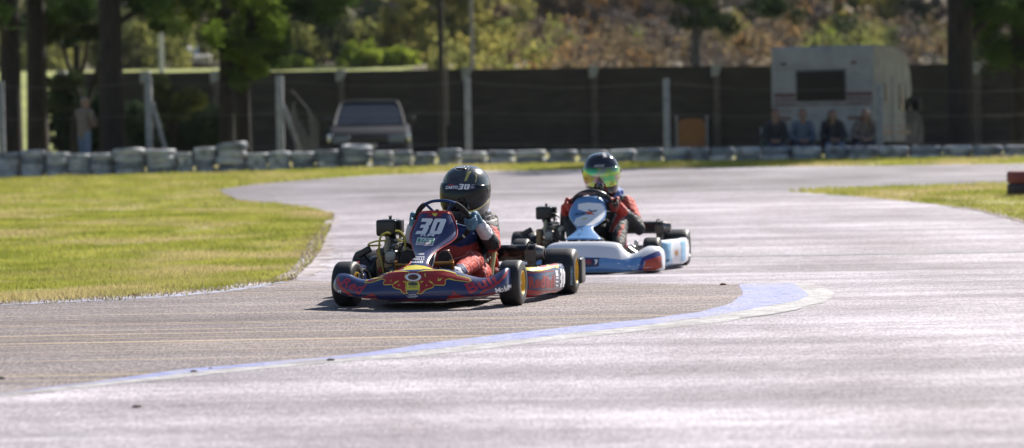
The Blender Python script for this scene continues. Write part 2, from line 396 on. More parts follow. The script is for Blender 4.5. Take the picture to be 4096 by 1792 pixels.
tpoly = far_edge + left_edge + [(-6, 16.6), (-14, 15.2), (-30, 14), (-30, -12), (34, -12), (34, 30)]
sheet('track', tpoly, 0, M_track, .75, rag=.05)
apron = G((0,1213),(400,1193),(700,1173),(900,1151),(1060,1126),(1150,1092),(1192,1120),(1500,1150),(2100,1130),(2960,1137),(2982,1172),(2925,1215),(2800,1250),(2600,1277),(2200,1317),(1800,1364),(1400,1422),(1100,1447),(700,1482),(320,1537),(0,1576)) + [(-4,11.2),(-14,10.2),(-14,15.2),(-6,16.6)]
sheet('track_apron', apron, .0007, M_apron, .6)
def paint(name, a, b_, worn, lo_=.36, hi_=.60):
    return mat(name, a, .6, col2=b_, scale=18, detail=8, lo=lo_, hi=hi_, col3=worn, scale3=3, bump=.6, bscale=70, stretch=(.6,1,1))
M_blue = paint('kerb_paint_blue', (.17,.19,.38), (.29,.315,.52), (.30,.295,.37)); M_white = paint('kerb_paint_white', (.25,.235,.24), (.46,.455,.46), (.25,.23,.235))
bl_top = [(0,1574),(320,1536),(700,1482),(1100,1446),(1400,1421),(1800,1363),(2200,1316),(2600,1276),(2800,1249),(2920,1215),(2975,1176),(2955,1139)]
bl_bot = [(3175,1135),(3215,1163),(3237,1182),(3190,1203),(3040,1230),(2900,1256),(2600,1298),(2200,1345),(1900,1378),(1600,1412),(1350,1436),(900,1476),(500,1520),(0,1577)]
wh_out = [(0,1590),(500,1533),(900,1491),(1350,1449),(1600,1431),(1900,1400),(2200,1364),(2600,1320),(2900,1287),(3160,1243),(3260,1226),(3320,1196),(3340,1175),(3290,1146),(3230,1134)]
ext = lambda d: [(-3.6, 10.55+d), (-9, 9.2+d)]
sheet('kerb_paint_blue', G(*bl_top)+G(*bl_bot)+ext(.0)+list(reversed(ext(.12))), .0018, M_blue, .5, rag=.012)
sheet('kerb_paint_white', G(*reversed(bl_bot))+G(*reversed(wh_out))+ext(-.12)+list(reversed(ext(0))), .0085, M_white, .5, rag=.012) if False else \
sheet('kerb_paint_white', [p for p in G(*reversed(bl_bot))]+G(*reversed(wh_out)), .0013, M_white, .5, rag=.012)
island = G((3160,767),(3400,753),(4096,735),(4700,722),(4700,985),(4400,940),(4096,886),(4000,862),(3900,838),(3700,813),(3420,786))
sheet('grass_island', island, .003, M_grass, .6, rag=.05)
# thin dark joint across the track
jt = [(1000,1040),(1800,1030),(2700,1028),(3200,1022),(3700,1014),(4400,1003)]
sheet('track_joint', G(*[(x, y-2.2) for x, y in jt])+G(*[(x, y+2.2) for x, y in reversed(jt)]), .003, mat('joint_tar', (.16,.165,.17), .7, col2=(.26,.255,.26), scale=3), .7, rag=.01)
ck = [(2960,1271),(3030,1263),(3100,1254),(3180,1240),(3230,1222),(3290,1210)]
sheet('track_crack', G(*ck)+G(*[(x, y+3.2) for x, y in reversed(ck)]), .0026, MATS['joint_tar'], .5, rag=.012)
M_soil = mat('bare_soil', (.16,.12,.10), .9, col2=(.30,.25,.23), scale=3, detail=8, bump=1, bscale=20)
sheet('dust_edge', G((1335,860),(1345,885),(1330,930),(1330,1000),(1290,1060),(1240,1110),(1150,1112),(1192,1045),(1220,1000),(1245,960),(1295,905)), .002, mat('track_dust', (.17,.135,.125), .9, col2=(.44,.40,.42), scale=2.6, detail=9, bump=.5, bscale=30), .5, rag=.20)
sheet('soil_edge', G((3800,830),(3900,843),(4000,866),(4096,893),(4300,930),(4300,912),(4096,872),(3990,846),(3890,828)), .005, M_soil, .5, rag=.09)
sheet('soil_edge', G((205,757),(250,752),(310,756),(325,762),(300,768),(240,770),(210,766)), .001, M_soil, .5, rag=.03)
sheet('soil_edge', G((-40,1208),(200,1196),(400,1186),(700,1163),(900,1140),(1060,1112),(1140,1080),(1200,1030),(1240,960),(1262,935),(1240,1000),(1215,1050),(1170,1100),(1080,1136),(900,1160),(700,1180),(400,1200),(0,1214)), .0022, MATS['track_dust'], .5, rag=.07)
sheet('kerb_paint_blue', G((0,1217),(200,1206),(400,1196),(700,1177),(900,1158),(1060,1138),(1150,1122),(1130,1132),(1060,1147),(900,1169),(700,1188),(400,1206),(200,1214),(0,1222)), .0026, mat('faded_edge_paint', (.22,.21,.24), .7, col2=(.36,.38,.50), scale=9, detail=8, lo=.42, hi=.6), .5, rag=.02)
M_stone = mat('dark_stone', (.06,.055,.05), .9, col2=(.12,.10,.09), scale=30)
for k, (px, py, r_, nm) in enumerate(((1322,1443,.018,'flat dark stone by the blue kerb paint, nearest the middle'),(776,1488,.015,'small dark stone on the blue kerb paint at left'),(843,1475,.010,'tiny dark pebble above the blue kerb paint at left'),(548,1630,.018,'dark stone on the pale track at lower left'),(2893,1140,.022,'brown curled leaf lying before the tip of the blue paint'),(3,1516,.018,'dark stone at the left edge of the apron'),(448,1090,.03,'dark clod in the left grass'),(1072,1100,.03,'dark clod near the corner of the left grass'))):
    p = gp(px, py); sb = MB(); sb.ball((0,0,r_*.25), (r_, r_*.8, r_*.35), 8); sb.v = [(x*(1+.25*noise.noise(Vector((x*40, y*40, k)))), y*(1+.25*noise.noise(Vector((x*40, y*50, k+5)))), z) for x, y, z in sb.v]
    o = sb.build('leaf' if k == 4 else 'stone', mat('leaf_brown', (.14,.05,.025), .8) if k == 4 else M_stone); o.location = p; tag(o, nm, 'leaf' if k == 4 else 'stone')
# ---- grass blades (nobody could count them)
def blades(name, poly, n_fn, y0, y1, x0, x1, hgt, wid, m, z0=0):
    V = []; cell = .5; Pq = [(p[0], p[1]) for p in poly]
    for y in np.arange(y0, y1, cell):
        for x in np.arange(x0, x1, cell):
            if abs(x) > .19*y+1.2: continue
            k = n_fn(y)
            pts = NR.rand(k, 2)*cell + (x, y)
            z = zf(x+.25, y+.25)
            for px_, py_ in pts:
                if not inside(Pq, px_, py_): continue
                d = noise.noise(Vector((px_*1.3, py_*1.0, 2))); 
                if d < -.34 and NR.rand() < .75: continue
                V.append((px_, py_, zf(px_, py_)+z0, d))
    V = np.array(V); n = len(V); a = NR.rand(n)*2*PI; h = hgt*(.5+.9*NR.rand(n))*(1+.7*V[:, 3])*(1+.012*(V[:, 1]-17)); wd = wid*(.6+.8*NR.rand(n))*(V[:, 1]/20)
    ln = (NR.rand(n, 2)-.5)*1.3*h[:, None]
    b0 = V[:, :3] + np.stack([-np.cos(a)*wd, -np.sin(a)*wd*.4, -.004+0*h], 1); b1 = V[:, :3] + np.stack([np.cos(a)*wd, np.sin(a)*wd*.4, -.004+0*h], 1)
    tp = V[:, :3] + np.stack([ln[:, 0], ln[:, 1], h], 1)
    P = np.stack([b0, b1, tp], 1).reshape(-1, 3); o = fast_mesh(name, P, np.arange(3*n).reshape(-1, 3), m); tag(o, kind='stuff'); return o
field = [(-14, 62)] + [(p[0], p[1]) for p in reversed(far_edge)][:1] + left_edge + [(-6,16.6),(-14,15.2)]
gb = blades('grass', field, lambda y: int(750 if y < 24 else 330 if y < 36 else 90), 15.5, 62, -13, -1, .026, .0042, M_blade)
tag(gb, 'short sunlit yellow green grass left of the track', 'grass')
band = [(p[0], p[1]) for p in far_edge] + [(-14, 60), (-14, 66), (30, 66)]
gb = blades('grass', band, lambda y: 50, 44, 63, -13, 12.5, .035, .006, M_blade); tag(gb, 'narrow grass verge in front of the tyre wall', 'grass')
gb = blades('grass', island, lambda y: 140, 22, 42, 3, 11, .03, .0045, M_blade, .01); tag(gb, 'grass island on the right inside the track', 'grass')
M_dry = mat('dry_litter', (.20,.14,.09), .8, col2=(.42,.34,.22), scale=6, transl=.2)
edge_ = G((1338,856),(1334,890),(1308,945),(1285,1000),(1250,1050),(1200,1098),(1110,1134),(900,1165),(700,1186),(400,1206),(0,1222),(0,1190),(400,1168),(700,1140),(900,1115),(1060,1085),(1130,1060),(1180,1000),(1200,960),(1260,900),(1280,870))
gb = blades('dry_litter', edge_, lambda y: 190, 15, 37, -7, 0, .016, .0055, M_dry, .002); tag(gb, 'dry brown litter and thin tufts along the worn edge of the left grass', 'grass litter')
gb = blades('grass', edge_, lambda y: 80, 15, 37, -7, 0, .030, .0045, M_blade, .002); tag(gb, 'sparse grass tufts creeping over the track edge at left', 'grass')
# ================================================================== TYRES
def tyre_mesh(dia, wdt):
    r = dia/2; h = wdt/2; mb = MB()
    prof = [(-h*.75, r*.60),(-h*.98, r*.66),(-h, r*.80),(-h*.92, r*.93),(-h*.62, r*.99),(-h*.25, r*1.0),(-h*.22, r*.975),(-h*.12, r*.975),(-h*.1, r*1.0),(h*.1, r*1.0),(h*.12, r*.975),(h*.22, r*.975),(h*.25, r*1.0),(h*.62, r*.99),(h*.92, r*.93),(h, r*.80),(h*.98, r*.66),(h*.75, r*.60),(h*.5, r*.72),(-h*.5, r*.72),(-h*.75, r*.60)]
    mb.lathe(prof, (0,0,0), (0,0,1), 36); return mb
M_tyre = mat('painted_tyre', (.20,.23,.28), .62, col2=(.30,.33,.38), scale=5, detail=7, lo=.35, hi=.7, col3=(.12,.13,.15), scale3=3, bump=.4, bscale=30)
M_tyre2 = mat('worn_white_tyre', (.40,.43,.47), .65, col2=(.58,.59,.61), scale=5, detail=7, lo=.3, hi=.65, col3=(.20,.21,.23), scale3=3, bump=.4, bscale=30)
bnd = [-20,82,180,275,362,455,585,705,775,862,985,1073,1164,1262,1364,1488,1575,1655,1748,1845,1950,2062,2190,2310,2430,2545,2655,2765,2845,2940,3045,3170,3291,3400,3511,3636,3764,3889,4010,4125]
cnt = {0:4,1:4,2:4,3:4,4:4,5:4,6:4,7:3,8:4,9:4,10:3,11:3,12:3,13:3,14:4,15:3,16:3,17:2,18:3,19:2}
topy = {0:610,1:600,2:610,3:618,4:618,5:596,6:597,7:610,8:590,9:572,10:612,11:606,12:608,13:600,14:582,15:612,16:606,17:612,18:606,19:606}
proto = {}
ordn = ['first','second','third','fourth','fifth','sixth','seventh','eighth','ninth','tenth','eleventh','twelfth','thirteenth','fourteenth','fifteenth','sixteenth','seventeenth','eighteenth','nineteenth','twentieth']
ns_ = len(bnd)-1
def Dl(px): return np.interp(px, [0,1500,2060,3000,4096], [62,62,58.5,55,53])
for i in range(ns_):
    a, b_ = bnd[i], bnd[i+1]; c = (a+b_)/2; D = float(Dl(c)); dia = (b_-a)*D/F*1.0; n = cnt.get(i, 2)
    X = wx(c, D, 650); z0 = zf(X, D); base_py = None
    H = 500 + .0175*(2048-c); tp = EYE.z + (H-topy.get(i, 603 if c < 2600 else 596))*D/F
    th = min(.19, max(.125, (tp-z0)/n)) if i < 20 else .15
    z = z0
    if i >= 20: z -= max(0, n*th-(tp-z0)-.02)*.6
    for k in range(n):
        key = 'b' if (i*7+k*3) % 5 < 2 or (i < 12 and (i+k) % 3) else 'a'
        if key not in proto:
            o = tyre_mesh(.6, .15).build('tyre', M_tyre if key == 'a' else M_tyre2); proto[key] = o
        else:
            o = proto[key].copy(); COL.objects.link(o)
        tl = (.02 if i not in (5,9,14) else .045); jit = .03
        o.location = (X + random.uniform(-jit, jit), D + random.uniform(-jit, jit), z + th/2)
        o.rotation_euler = (random.uniform(-tl, tl), random.uniform(-tl, tl) + (-.07 if i == 5 else .07 if i in (9,14) else 0), random.uniform(0, 6)); sc = dia/.6*random.uniform(.96, 1.03); o.scale = (sc, sc, th/.15*1.0)
        pos = ['bottom', 'second from bottom', 'third from bottom', 'topmost'][k if k < n-1 else 3]
        st = f'{ordn[i]} stack from the left' if i < 20 else f'{ordn[ns_-1-i]} stack from the right'
        tag(o, f'{"pale" if key=="b" else "grey"} painted tyre, {pos} in the {st}', 'tyre', 'painted tyres stacked along the far track edge'); z += th
# red and black tyres on the right island
p = gp(4100, 786); D = p.y
for j, (dx, nm) in enumerate(((0, 'left'), (.56, 'right'))):
    for k in range(2):
        m = mat('red_tyre_%d%d' % (j, k), (.16,.03,.035) if k else (.03,.025,.028), .6, col2=(.24,.05,.05) if k else (.05,.03,.035), scale=6)
        o = tyre_mesh(.54, .155).build('tyre', m); o.location = (wx(4028, D, 750)+.27+dx, D, zf(p.x, D)+.01+.08+k*.155); o.rotation_euler = (0, .01, k)
        tag(o, f'{"dark red" if k else "black"} tyre {"on top of" if k else "at the bottom of"} the {"nearer-centre" if j == 0 else "outermost"} short stack on the grass island', 'tyre', 'red and black tyres on the grass island')
# ================================================================== WALL, FENCE, POLES
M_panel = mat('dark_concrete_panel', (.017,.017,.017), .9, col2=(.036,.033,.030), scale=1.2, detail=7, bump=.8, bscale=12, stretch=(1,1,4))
M_conc = mat('pale_concrete', (.20,.215,.24), .85, col2=(.30,.31,.33), scale=9, detail=7, bump=.5, bscale=60)
M_darkconc = mat('dark_concrete_post', (.05,.045,.045), .85, col2=(.09,.08,.075), scale=5, bump=.5)
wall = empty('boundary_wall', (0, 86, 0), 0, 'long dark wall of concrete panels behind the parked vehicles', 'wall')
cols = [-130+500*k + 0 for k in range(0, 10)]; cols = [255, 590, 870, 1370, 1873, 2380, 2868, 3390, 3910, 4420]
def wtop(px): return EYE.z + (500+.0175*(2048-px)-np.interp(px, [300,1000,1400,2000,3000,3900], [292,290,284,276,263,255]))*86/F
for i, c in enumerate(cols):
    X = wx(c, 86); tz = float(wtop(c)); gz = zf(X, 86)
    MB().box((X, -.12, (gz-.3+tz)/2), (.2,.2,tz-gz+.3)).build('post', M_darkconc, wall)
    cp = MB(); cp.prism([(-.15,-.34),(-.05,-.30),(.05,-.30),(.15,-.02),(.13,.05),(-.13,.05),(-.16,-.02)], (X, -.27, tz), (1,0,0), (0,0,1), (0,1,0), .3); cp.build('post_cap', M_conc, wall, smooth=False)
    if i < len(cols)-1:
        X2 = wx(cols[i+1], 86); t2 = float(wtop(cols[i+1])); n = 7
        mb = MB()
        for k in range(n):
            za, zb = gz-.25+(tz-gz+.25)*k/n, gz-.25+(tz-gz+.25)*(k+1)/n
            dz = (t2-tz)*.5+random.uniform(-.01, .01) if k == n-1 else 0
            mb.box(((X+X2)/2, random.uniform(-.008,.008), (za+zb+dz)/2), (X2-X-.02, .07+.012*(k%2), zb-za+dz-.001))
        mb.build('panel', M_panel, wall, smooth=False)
fence = empty('wire_fence', (0, 65, 0), 0, 'concrete post and wire fence just behind the tyre stacks', 'fence')
M_wire = mat('fence_wire', (.22,.22,.23), .5, metal=.7)
posts = [(8,325,28),(598,306,32),(1122,305,36),(1873,312,32),(2668,315,30),(3519,335,30),(4250,330,30)]
fx = []
for i, (px, ty, wpx) in enumerate(posts):
    D = 65 if px < 1500 else 61 if px < 2300 else 57.5; s = F/D; X = wx(px, D); H = 500+.0175*(2048-px); tz = EYE.z+(H-ty)/s; gz = zf(X, D); w_ = wpx/s*.82
    pm_ = MB(); y = D-65; pm_.box((X, y, (tz+gz-.4)/2), (w_, w_, tz-gz+.4), bev=.015)
    po = pm_.build('post', M_conc, fence, smooth=True)
    if px in (598, 1122):
        top, bot = (470, 690) if px == 598 else (440, 1235)
        ex = wx(top if False else (690 if px == 598 else 1230), D)
        a = Vector((X+w_*.5, y+.02, EYE.z+(H-(410 if px == 598 else 425))/s)); b_ = Vector((ex, y+.05, gz-.1)); d = b_-a
        br = MB(); br.box((a+b_)/2, (w_*.62, w_*.62, d.length), d.to_track_quat('Z', 'Y').to_matrix(), bev=.01); br.build('brace', M_conc, fence)
    fx.append((X, y, gz, tz))
for h in (.25, .6, .95):
    mb = MB()
    for (a, b_) in zip(fx, fx[1:]):
        n = 10; pts = []
        for k in range(n+1):
            t = k/n; zz = a[2]+(a[3]-a[2])*h; z2 = b_[2]+(b_[3]-b_[2])*h; pts.append((a[0]+(b_[0]-a[0])*t, a[1]+(b_[1]-a[1])*t-.1, zz+(z2-zz)*t-.10*math.sin(PI*t)*(1 if h > .9 else .3)))
        mb.tube(pts, .003, 5)
    mb.build('wire', M_wire, fence)
mb = MB()                                                     # a curl of loose mesh beside the braced post
for q in range(26):
    t = q/25; bx = wx(1170, 65)+.10*q/6; mb.tube([(bx+.05*math.sin(k*.9), -.05, .35+k*.16 + .02*q % .1) for k in range(9 - q//4)], .004, 4)
for q in range(9): mb.tube([(wx(1170+q*14, 65), -.05, 1.95-q*.09), (wx(1235+q*5, 65), -.03, 1.5-q*.06), (wx(1250+q*3, 65), -.05, .5)], .005, 4)
mb.build('mesh', M_wire, fence)
M_pole = mat('dark_wood_pole', (.018,.017,.018), .8, col2=(.035,.03,.03), scale=6, stretch=(4,4,.4), bump=.5)
def pole(px, D, dia, h, m, label, cat='pole', name='utility_pole', extra=None):
    X = wx(px, D); z = zf(X, D); r = empty(name, (X, D, z), 0, label, cat)
    MB().tube([(0,0,-.3),(0,0,h*.5),(.01,0,h)], [dia/2*1.1, dia/2, dia/2*.8], 14, smooth=4).build('shaft', m, r)
    return r
r = pole(1770, 74, .155, 9, M_pole, 'tall dark utility pole standing right of the parked dark car')
MB().tube([(.14,0,.9),(.14,0,3.0)], .03, 8).build('conduit', mat('conduit', (.10,.09,.085), .6, metal=.3), r)
mb = MB(); mb.box((0,0,8.4), (1.6,.1,.1), bev=.01); mb.build('crossarm', M_pole, r)
r = pole(1894, 92, .13, 9, mat('grey_pole', (.20,.19,.18), .7, col2=(.27,.25,.23), scale=4), 'thin grey pole rising behind the wall, right of the dark pole')
MB().box((0,-.1,8.6), (.5,.2,.12), bev=.02).build('lamp_head', M_conc, r)
r = pole(652, 120, .2, 12, mat('white_pole', (.5,.5,.5), .6), 'pale pole seen far off through the pines at upper left')
MB().box((0,-.2,11.6), (.6,.3,.12), bev=.02).build('lamp_head', M_conc, r)
# ================================================================== TREES
def leafmat(name, a, b_, transl=.45, scale=.9, rough=.8):
    return mat(name, a, rough, col2=b_, scale=scale, detail=6, lo=.36, hi=.66, transl=transl, spec=.04)
def leaves(clumps, per, size, squash=1.0, needle=False):
    """leaf-sized faces scattered through the clumps; clumps: (x,y,z,r)"""
    C = np.array([c[:3] for c in clumps]); rr = np.array([c[3] for c in clumps]); n = len(C)*per
    ci = np.repeat(np.arange(len(C)), per); d = NR.normal(size=(n, 3)); d /= np.linalg.norm(d, axis=1)[:, None]
    rad = rr[ci]*(NR.rand(n)**.45)*(.75+.5*NR.rand(n)); pos = C[ci] + d*rad[:, None]*np.array([1, 1, squash])
    u = NR.normal(size=(n, 3)); u /= np.linalg.norm(u, axis=1)[:, None]; v = np.cross(u, NR.normal(size=(n, 3))); v /= np.linalg.norm(v, axis=1)[:, None]
    s = size*(.6+.8*NR.rand(n)); a = s[:, None]; b_ = (s*(.16 if needle else .55))[:, None]
    V = np.stack([pos-u*a, pos+v*b_, pos+u*a, pos-v*b_], 1).reshape(-1, 3); return V, np.arange(4*n).reshape(-1, 4), ci
def tree(name, px, D, dia, h, clumps, per, size, leaf, bark, label, cat='tree', group=None, lean=0, limbs=(), flare=1.35, needle=False, squash=.8, fork=None):
    X = wx(px, D); z = zf(X, D); r = empty(name, (X, D, z), 0, label, cat, group)
    tr = MB(); pts = [(0,0,-.3),(0,0,.15),(lean*.1*h,0,h*.18),(lean*.5*h,.03,h*.55),(lean*h,0,h)]
    tr.tube(pts, [dia/2*flare*1.25, dia/2*flare*1.1]+[dia/2*1.02]+[dia/2*(1-.12*k) for k in range(1, 6)], 18, smooth=0) if False else tr.tube(spline(pts, 5), [dia/2*(flare if t < .08 else 1+.12*(1-t)-.5*t) if t > .2 else dia/2*(1.05+(flare-1.05)*(1-t/.2)) for t in [k/20 for k in range(21)]], 18)
    for lb in limbs: tr.tube(spline([Vector(q) for q in lb[0]], 4), [lb[1]*(1-.75*k/((len(lb[0])-1)*4)) for k in range((len(lb[0])-1)*4+1)], 8)
    rng = random.Random(int(px)+int(D)*7)
    for k in range(min(14, len(clumps)) if len(limbs) == 0 else 0):
        c = clumps[rng.randrange(len(clumps))]; zb = max(.5, min(h*.95, c[2]-rng.uniform(.2, 1.2))); f = zb/h
        tr.tube(spline([(lean*h*f,0,zb), ((c[0]+lean*h*f)/2+rng.uniform(-.15,.15), c[1]/2, (zb+c[2])/2+.1), (c[0], c[1], c[2])], 3), [dia*.14*(1-.8*q/6)+.012 for q in range(7)], 6)
    tr.build('trunk', bark, r)
    V, Fq, ci = leaves(clumps, per, size, squash, needle)
    mi = (np.array([rng.random() for _ in clumps])*len(leaf)).astype(int)[ci] if isinstance(leaf, list) else None
    fast_mesh('crown', V, Fq, leaf, r, mi); return r
M_bark = mat('pine_bark', (.008,.007,.008), .9, col2=(.030,.022,.019), scale=5, detail=8, stretch=(3,3,.5), bump=2.5, bscale=9)
M_bark2 = mat('grey_bark', (.05,.05,.055), .9, col2=(.10,.09,.09), scale=5, detail=8, stretch=(3,3,.5), bump=1)
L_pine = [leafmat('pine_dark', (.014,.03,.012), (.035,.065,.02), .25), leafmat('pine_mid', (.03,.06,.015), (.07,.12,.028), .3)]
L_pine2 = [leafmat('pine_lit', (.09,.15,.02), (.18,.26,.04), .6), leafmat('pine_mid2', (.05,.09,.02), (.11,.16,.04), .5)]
L_dark = [leafmat('evergreen', (.018,.035,.02), (.04,.065,.03), .25), leafmat('evergreen_b', (.035,.055,.025), (.07,.09,.04), .3)]
L_olive = [leafmat('olive', (.14,.16,.05), (.26,.26,.08), .5), leafmat('olive_b', (.08,.10,.045), (.17,.18,.07), .45)]
L_yel = [leafmat('yellow_leaf', (.24,.225,.06), (.36,.325,.09), .55), leafmat('yellow_green_leaf', (.16,.175,.055), (.26,.26,.08), .5)]
L_or = [leafmat('orange_leaf', (.20,.12,.055), (.33,.215,.095), .45), leafmat('tan_leaf', (.15,.115,.075), (.24,.185,.105), .4), leafmat('grey_twig', (.11,.09,.075), (.18,.15,.115), .3)]
L_gr = [leafmat('mauve_twig', (.10,.088,.085), (.16,.14,.13), .3), leafmat('tan_leaf2', (.14,.11,.07), (.26,.19,.09), .35)]
def high_crown(rng, r0, z0, z1, n, cr=.9):
    r0 *= 1.35; n = int(n*1.7)
    out = []
    for _ in range(n):
        z = rng.uniform(z0, z1); q = r0*(1-.6*(z-z0)/(z1-z0))*math.sqrt(rng.random()); a = rng.uniform(0, 2*PI); out.append((q*math.cos(a), q*math.sin(a), z, cr*rng.uniform(.6, 1.2)))
    return out
def pxc(px0, D0, items, rng=random):         # foliage clumps hanging where the photograph shows them, with real depth
    X0 = wx(px0, D0); z0 = zf(X0, D0); out = []
    for (px, py, r, dd) in items:
        p = at(px, py, D0+dd); out.append((p.x-X0, p.y-D0, p.z-z0, r))
    return out
def scatter(px0, D0, x0, x1, y0, y1, n, r, dd, seed, dens_=None):
    rng = random.Random(seed); return pxc(px0, D0, [(rng.uniform(x0, x1), rng.uniform(y0, y1), r*rng.uniform(.6, 1.3), rng.uniform(-dd, dd)) for _ in range(n)])
rg = random.Random(3)
PG = 'dark pines behind the tyre stacks'
tree('pine_tree', 45, 67, .62, 12, high_crown(rg, 2.6, 6.2, 11, 26)+scatter(45,67,-60,70,-60,60,5,.5,1,1), 260, .13, L_pine, M_bark, 'dark pine trunk at the far left edge of the photo', 'pine tree', PG, .012, needle=True)
tree('pine_tree', 152, 69, .62, 12, high_crown(rg, 2.6, 6.2, 11, 26)+scatter(152,69,170,330,-40,60,8,.4,1.5,2), 260, .13, L_pine, M_bark, 'straight dark pine trunk, second from the left edge', 'pine tree', PG, .006, needle=True)
tree('pine_tree', 452, 66, .68, 13, high_crown(rg, 2.8, 6.2, 12, 28)+scatter(452,66,520,640,-40,40,5,.4,1.5,3), 260, .13, L_pine, M_bark, 'thick dark pine trunk with its right edge sunlit, right of the standing man', 'pine tree', PG, -.004, needle=True)
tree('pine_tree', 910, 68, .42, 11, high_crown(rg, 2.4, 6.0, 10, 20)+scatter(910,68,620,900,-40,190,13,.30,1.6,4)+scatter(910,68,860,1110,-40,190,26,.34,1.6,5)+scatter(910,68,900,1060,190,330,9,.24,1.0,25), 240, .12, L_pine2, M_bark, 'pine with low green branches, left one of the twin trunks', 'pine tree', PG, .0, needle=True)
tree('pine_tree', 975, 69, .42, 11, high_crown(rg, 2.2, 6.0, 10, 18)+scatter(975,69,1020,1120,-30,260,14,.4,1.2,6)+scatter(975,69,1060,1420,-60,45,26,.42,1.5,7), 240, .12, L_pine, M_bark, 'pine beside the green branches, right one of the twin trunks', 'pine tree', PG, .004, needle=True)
tree('pine_tree', 3845, 61, .70, 13, high_crown(rg, 2.8, 5.4, 12, 26)+scatter(3845,61,3900,4180,-60,60,14,.4,1.2,8), 260, .13, L_pine, M_bark, 'massive dark pine trunk right of the motorhome', 'pine tree', PG, -.002, flare=1.5, needle=True)
tree('pine_tree', 4080, 74, .5, 12, high_crown(rg, 2.8, 5, 11, 20)+scatter(4080,74,3930,4200,-60,230,44,.45,1.5,9), 240, .12, L_pine, M_bark, 'dark shaggy pine at the far right edge', 'pine tree', PG, 0, needle=True)
tree('pine_tree', 2790, 104, .46, 14, high_crown(rg, 3.2, 7, 13, 22, 1.1)+scatter(2790,104,2680,2920,-60,110,20,.45,1.5,10)+scatter(2790,104,3000,3180,-60,60,9,.5,1.5,11), 240, .14, L_pine, M_bark2, 'distant pine with a bluish trunk behind the wall, left of the motorhome', 'pine tree', PG, 0, needle=True)
tree('pine_tree', 4330, 64, .6, 13, high_crown(rg, 3.2, 5.0, 12.5, 30), 260, .13, L_pine, M_bark, 'unseen pine added outside the right edge, its crown shading the motorhome', 'pine tree', PG, -.02, needle=True)  # added out of view as canopy shade over the motorhome
tree('pine_tree', 3862, 80, .5, 12, high_crown(rg, 3.2, 6.6, 12, 26), 260, .13, L_pine, M_bark, 'hidden pine added behind the thick right trunk to shade the motorhome', 'pine tree', PG, 0, needle=True)  # hidden by the nearer trunk, added for its canopy shade
tree('pine_tree', 4262, 70, .6, 13, high_crown(rg, 3.4, 4.8, 12.5, 34)+[(rg.uniform(-3.2,.2), rg.uniform(-1.5,3), rg.uniform(6.0,11), .8) for _ in range(90)], 300, .13, L_pine, M_bark, 'unseen dense pine added behind the fence outside the right edge, shading the motorhome', 'pine tree', PG, -.01, needle=False)  # unseen, crown placed and thickened to keep sun off the motorhome
# small branching tree between the two left trunks
lim = [([(0,0,.3),(.25,0,1.4),(-.1,0,2.6),(-.55,.1,4.2)], .11), ([(.2,0,1.3),(.55,0,2.4),(1.0,0,3.6),(1.2,.1,4.6)], .09), ([(.1,0,2.2),(.35,.1,3.2),(.3,0,4.6)], .07), ([(.5,0,2.2),(.95,0,2.5),(1.25,0,2.2)], .06)]
tree('branching_tree', 300, 71, .3, 3.2, scatter(300,71,150,420,-20,150,26,.4,1.3,12)+scatter(300,71,215,330,300,420,8,.28,.6,13), 160, .10, L_dark, M_bark, 'small crooked branching tree between the two thick left trunks', 'tree', None, .03, limbs=lim)
tree('shrub', 700, 67, .08, 1.6, scatter(700,67,630,790,360,460,16,.22,.5,14)+scatter(700,67,560,640,330,420,5,.2,.5,15), 150, .08, L_olive, M_bark, 'loose green shrub between the two braced fence posts', 'shrub', None, 0)
for i, (px, D, w_, h, n) in enumerate(((330, 74, 300, 1.9, 60), (700, 78, 500, 1.6, 90))):
    X = wx(px, D); z = zf(X, D); r = empty('hedge', (X, D, z), 0, ['dark hedge behind the standing man', 'dark hedge in front of the wall behind the twin pines'][i], 'hedge')
    rng = random.Random(i); cl = [(rng.uniform(-.5,.5)*w_*D/F, rng.uniform(-.4,.4), rng.uniform(.1, h), .3) for _ in range(n)]
    V, Fq, ci = leaves(cl, 110, .08); fast_mesh('foliage', V, Fq, L_dark[0], r)
    mb = MB(); [mb.tube([(c[0], c[1], -.1), (c[0]*.98, c[1], c[2])], .015, 5) for c in cl[::4]]; mb.build('stem', M_bark, r)
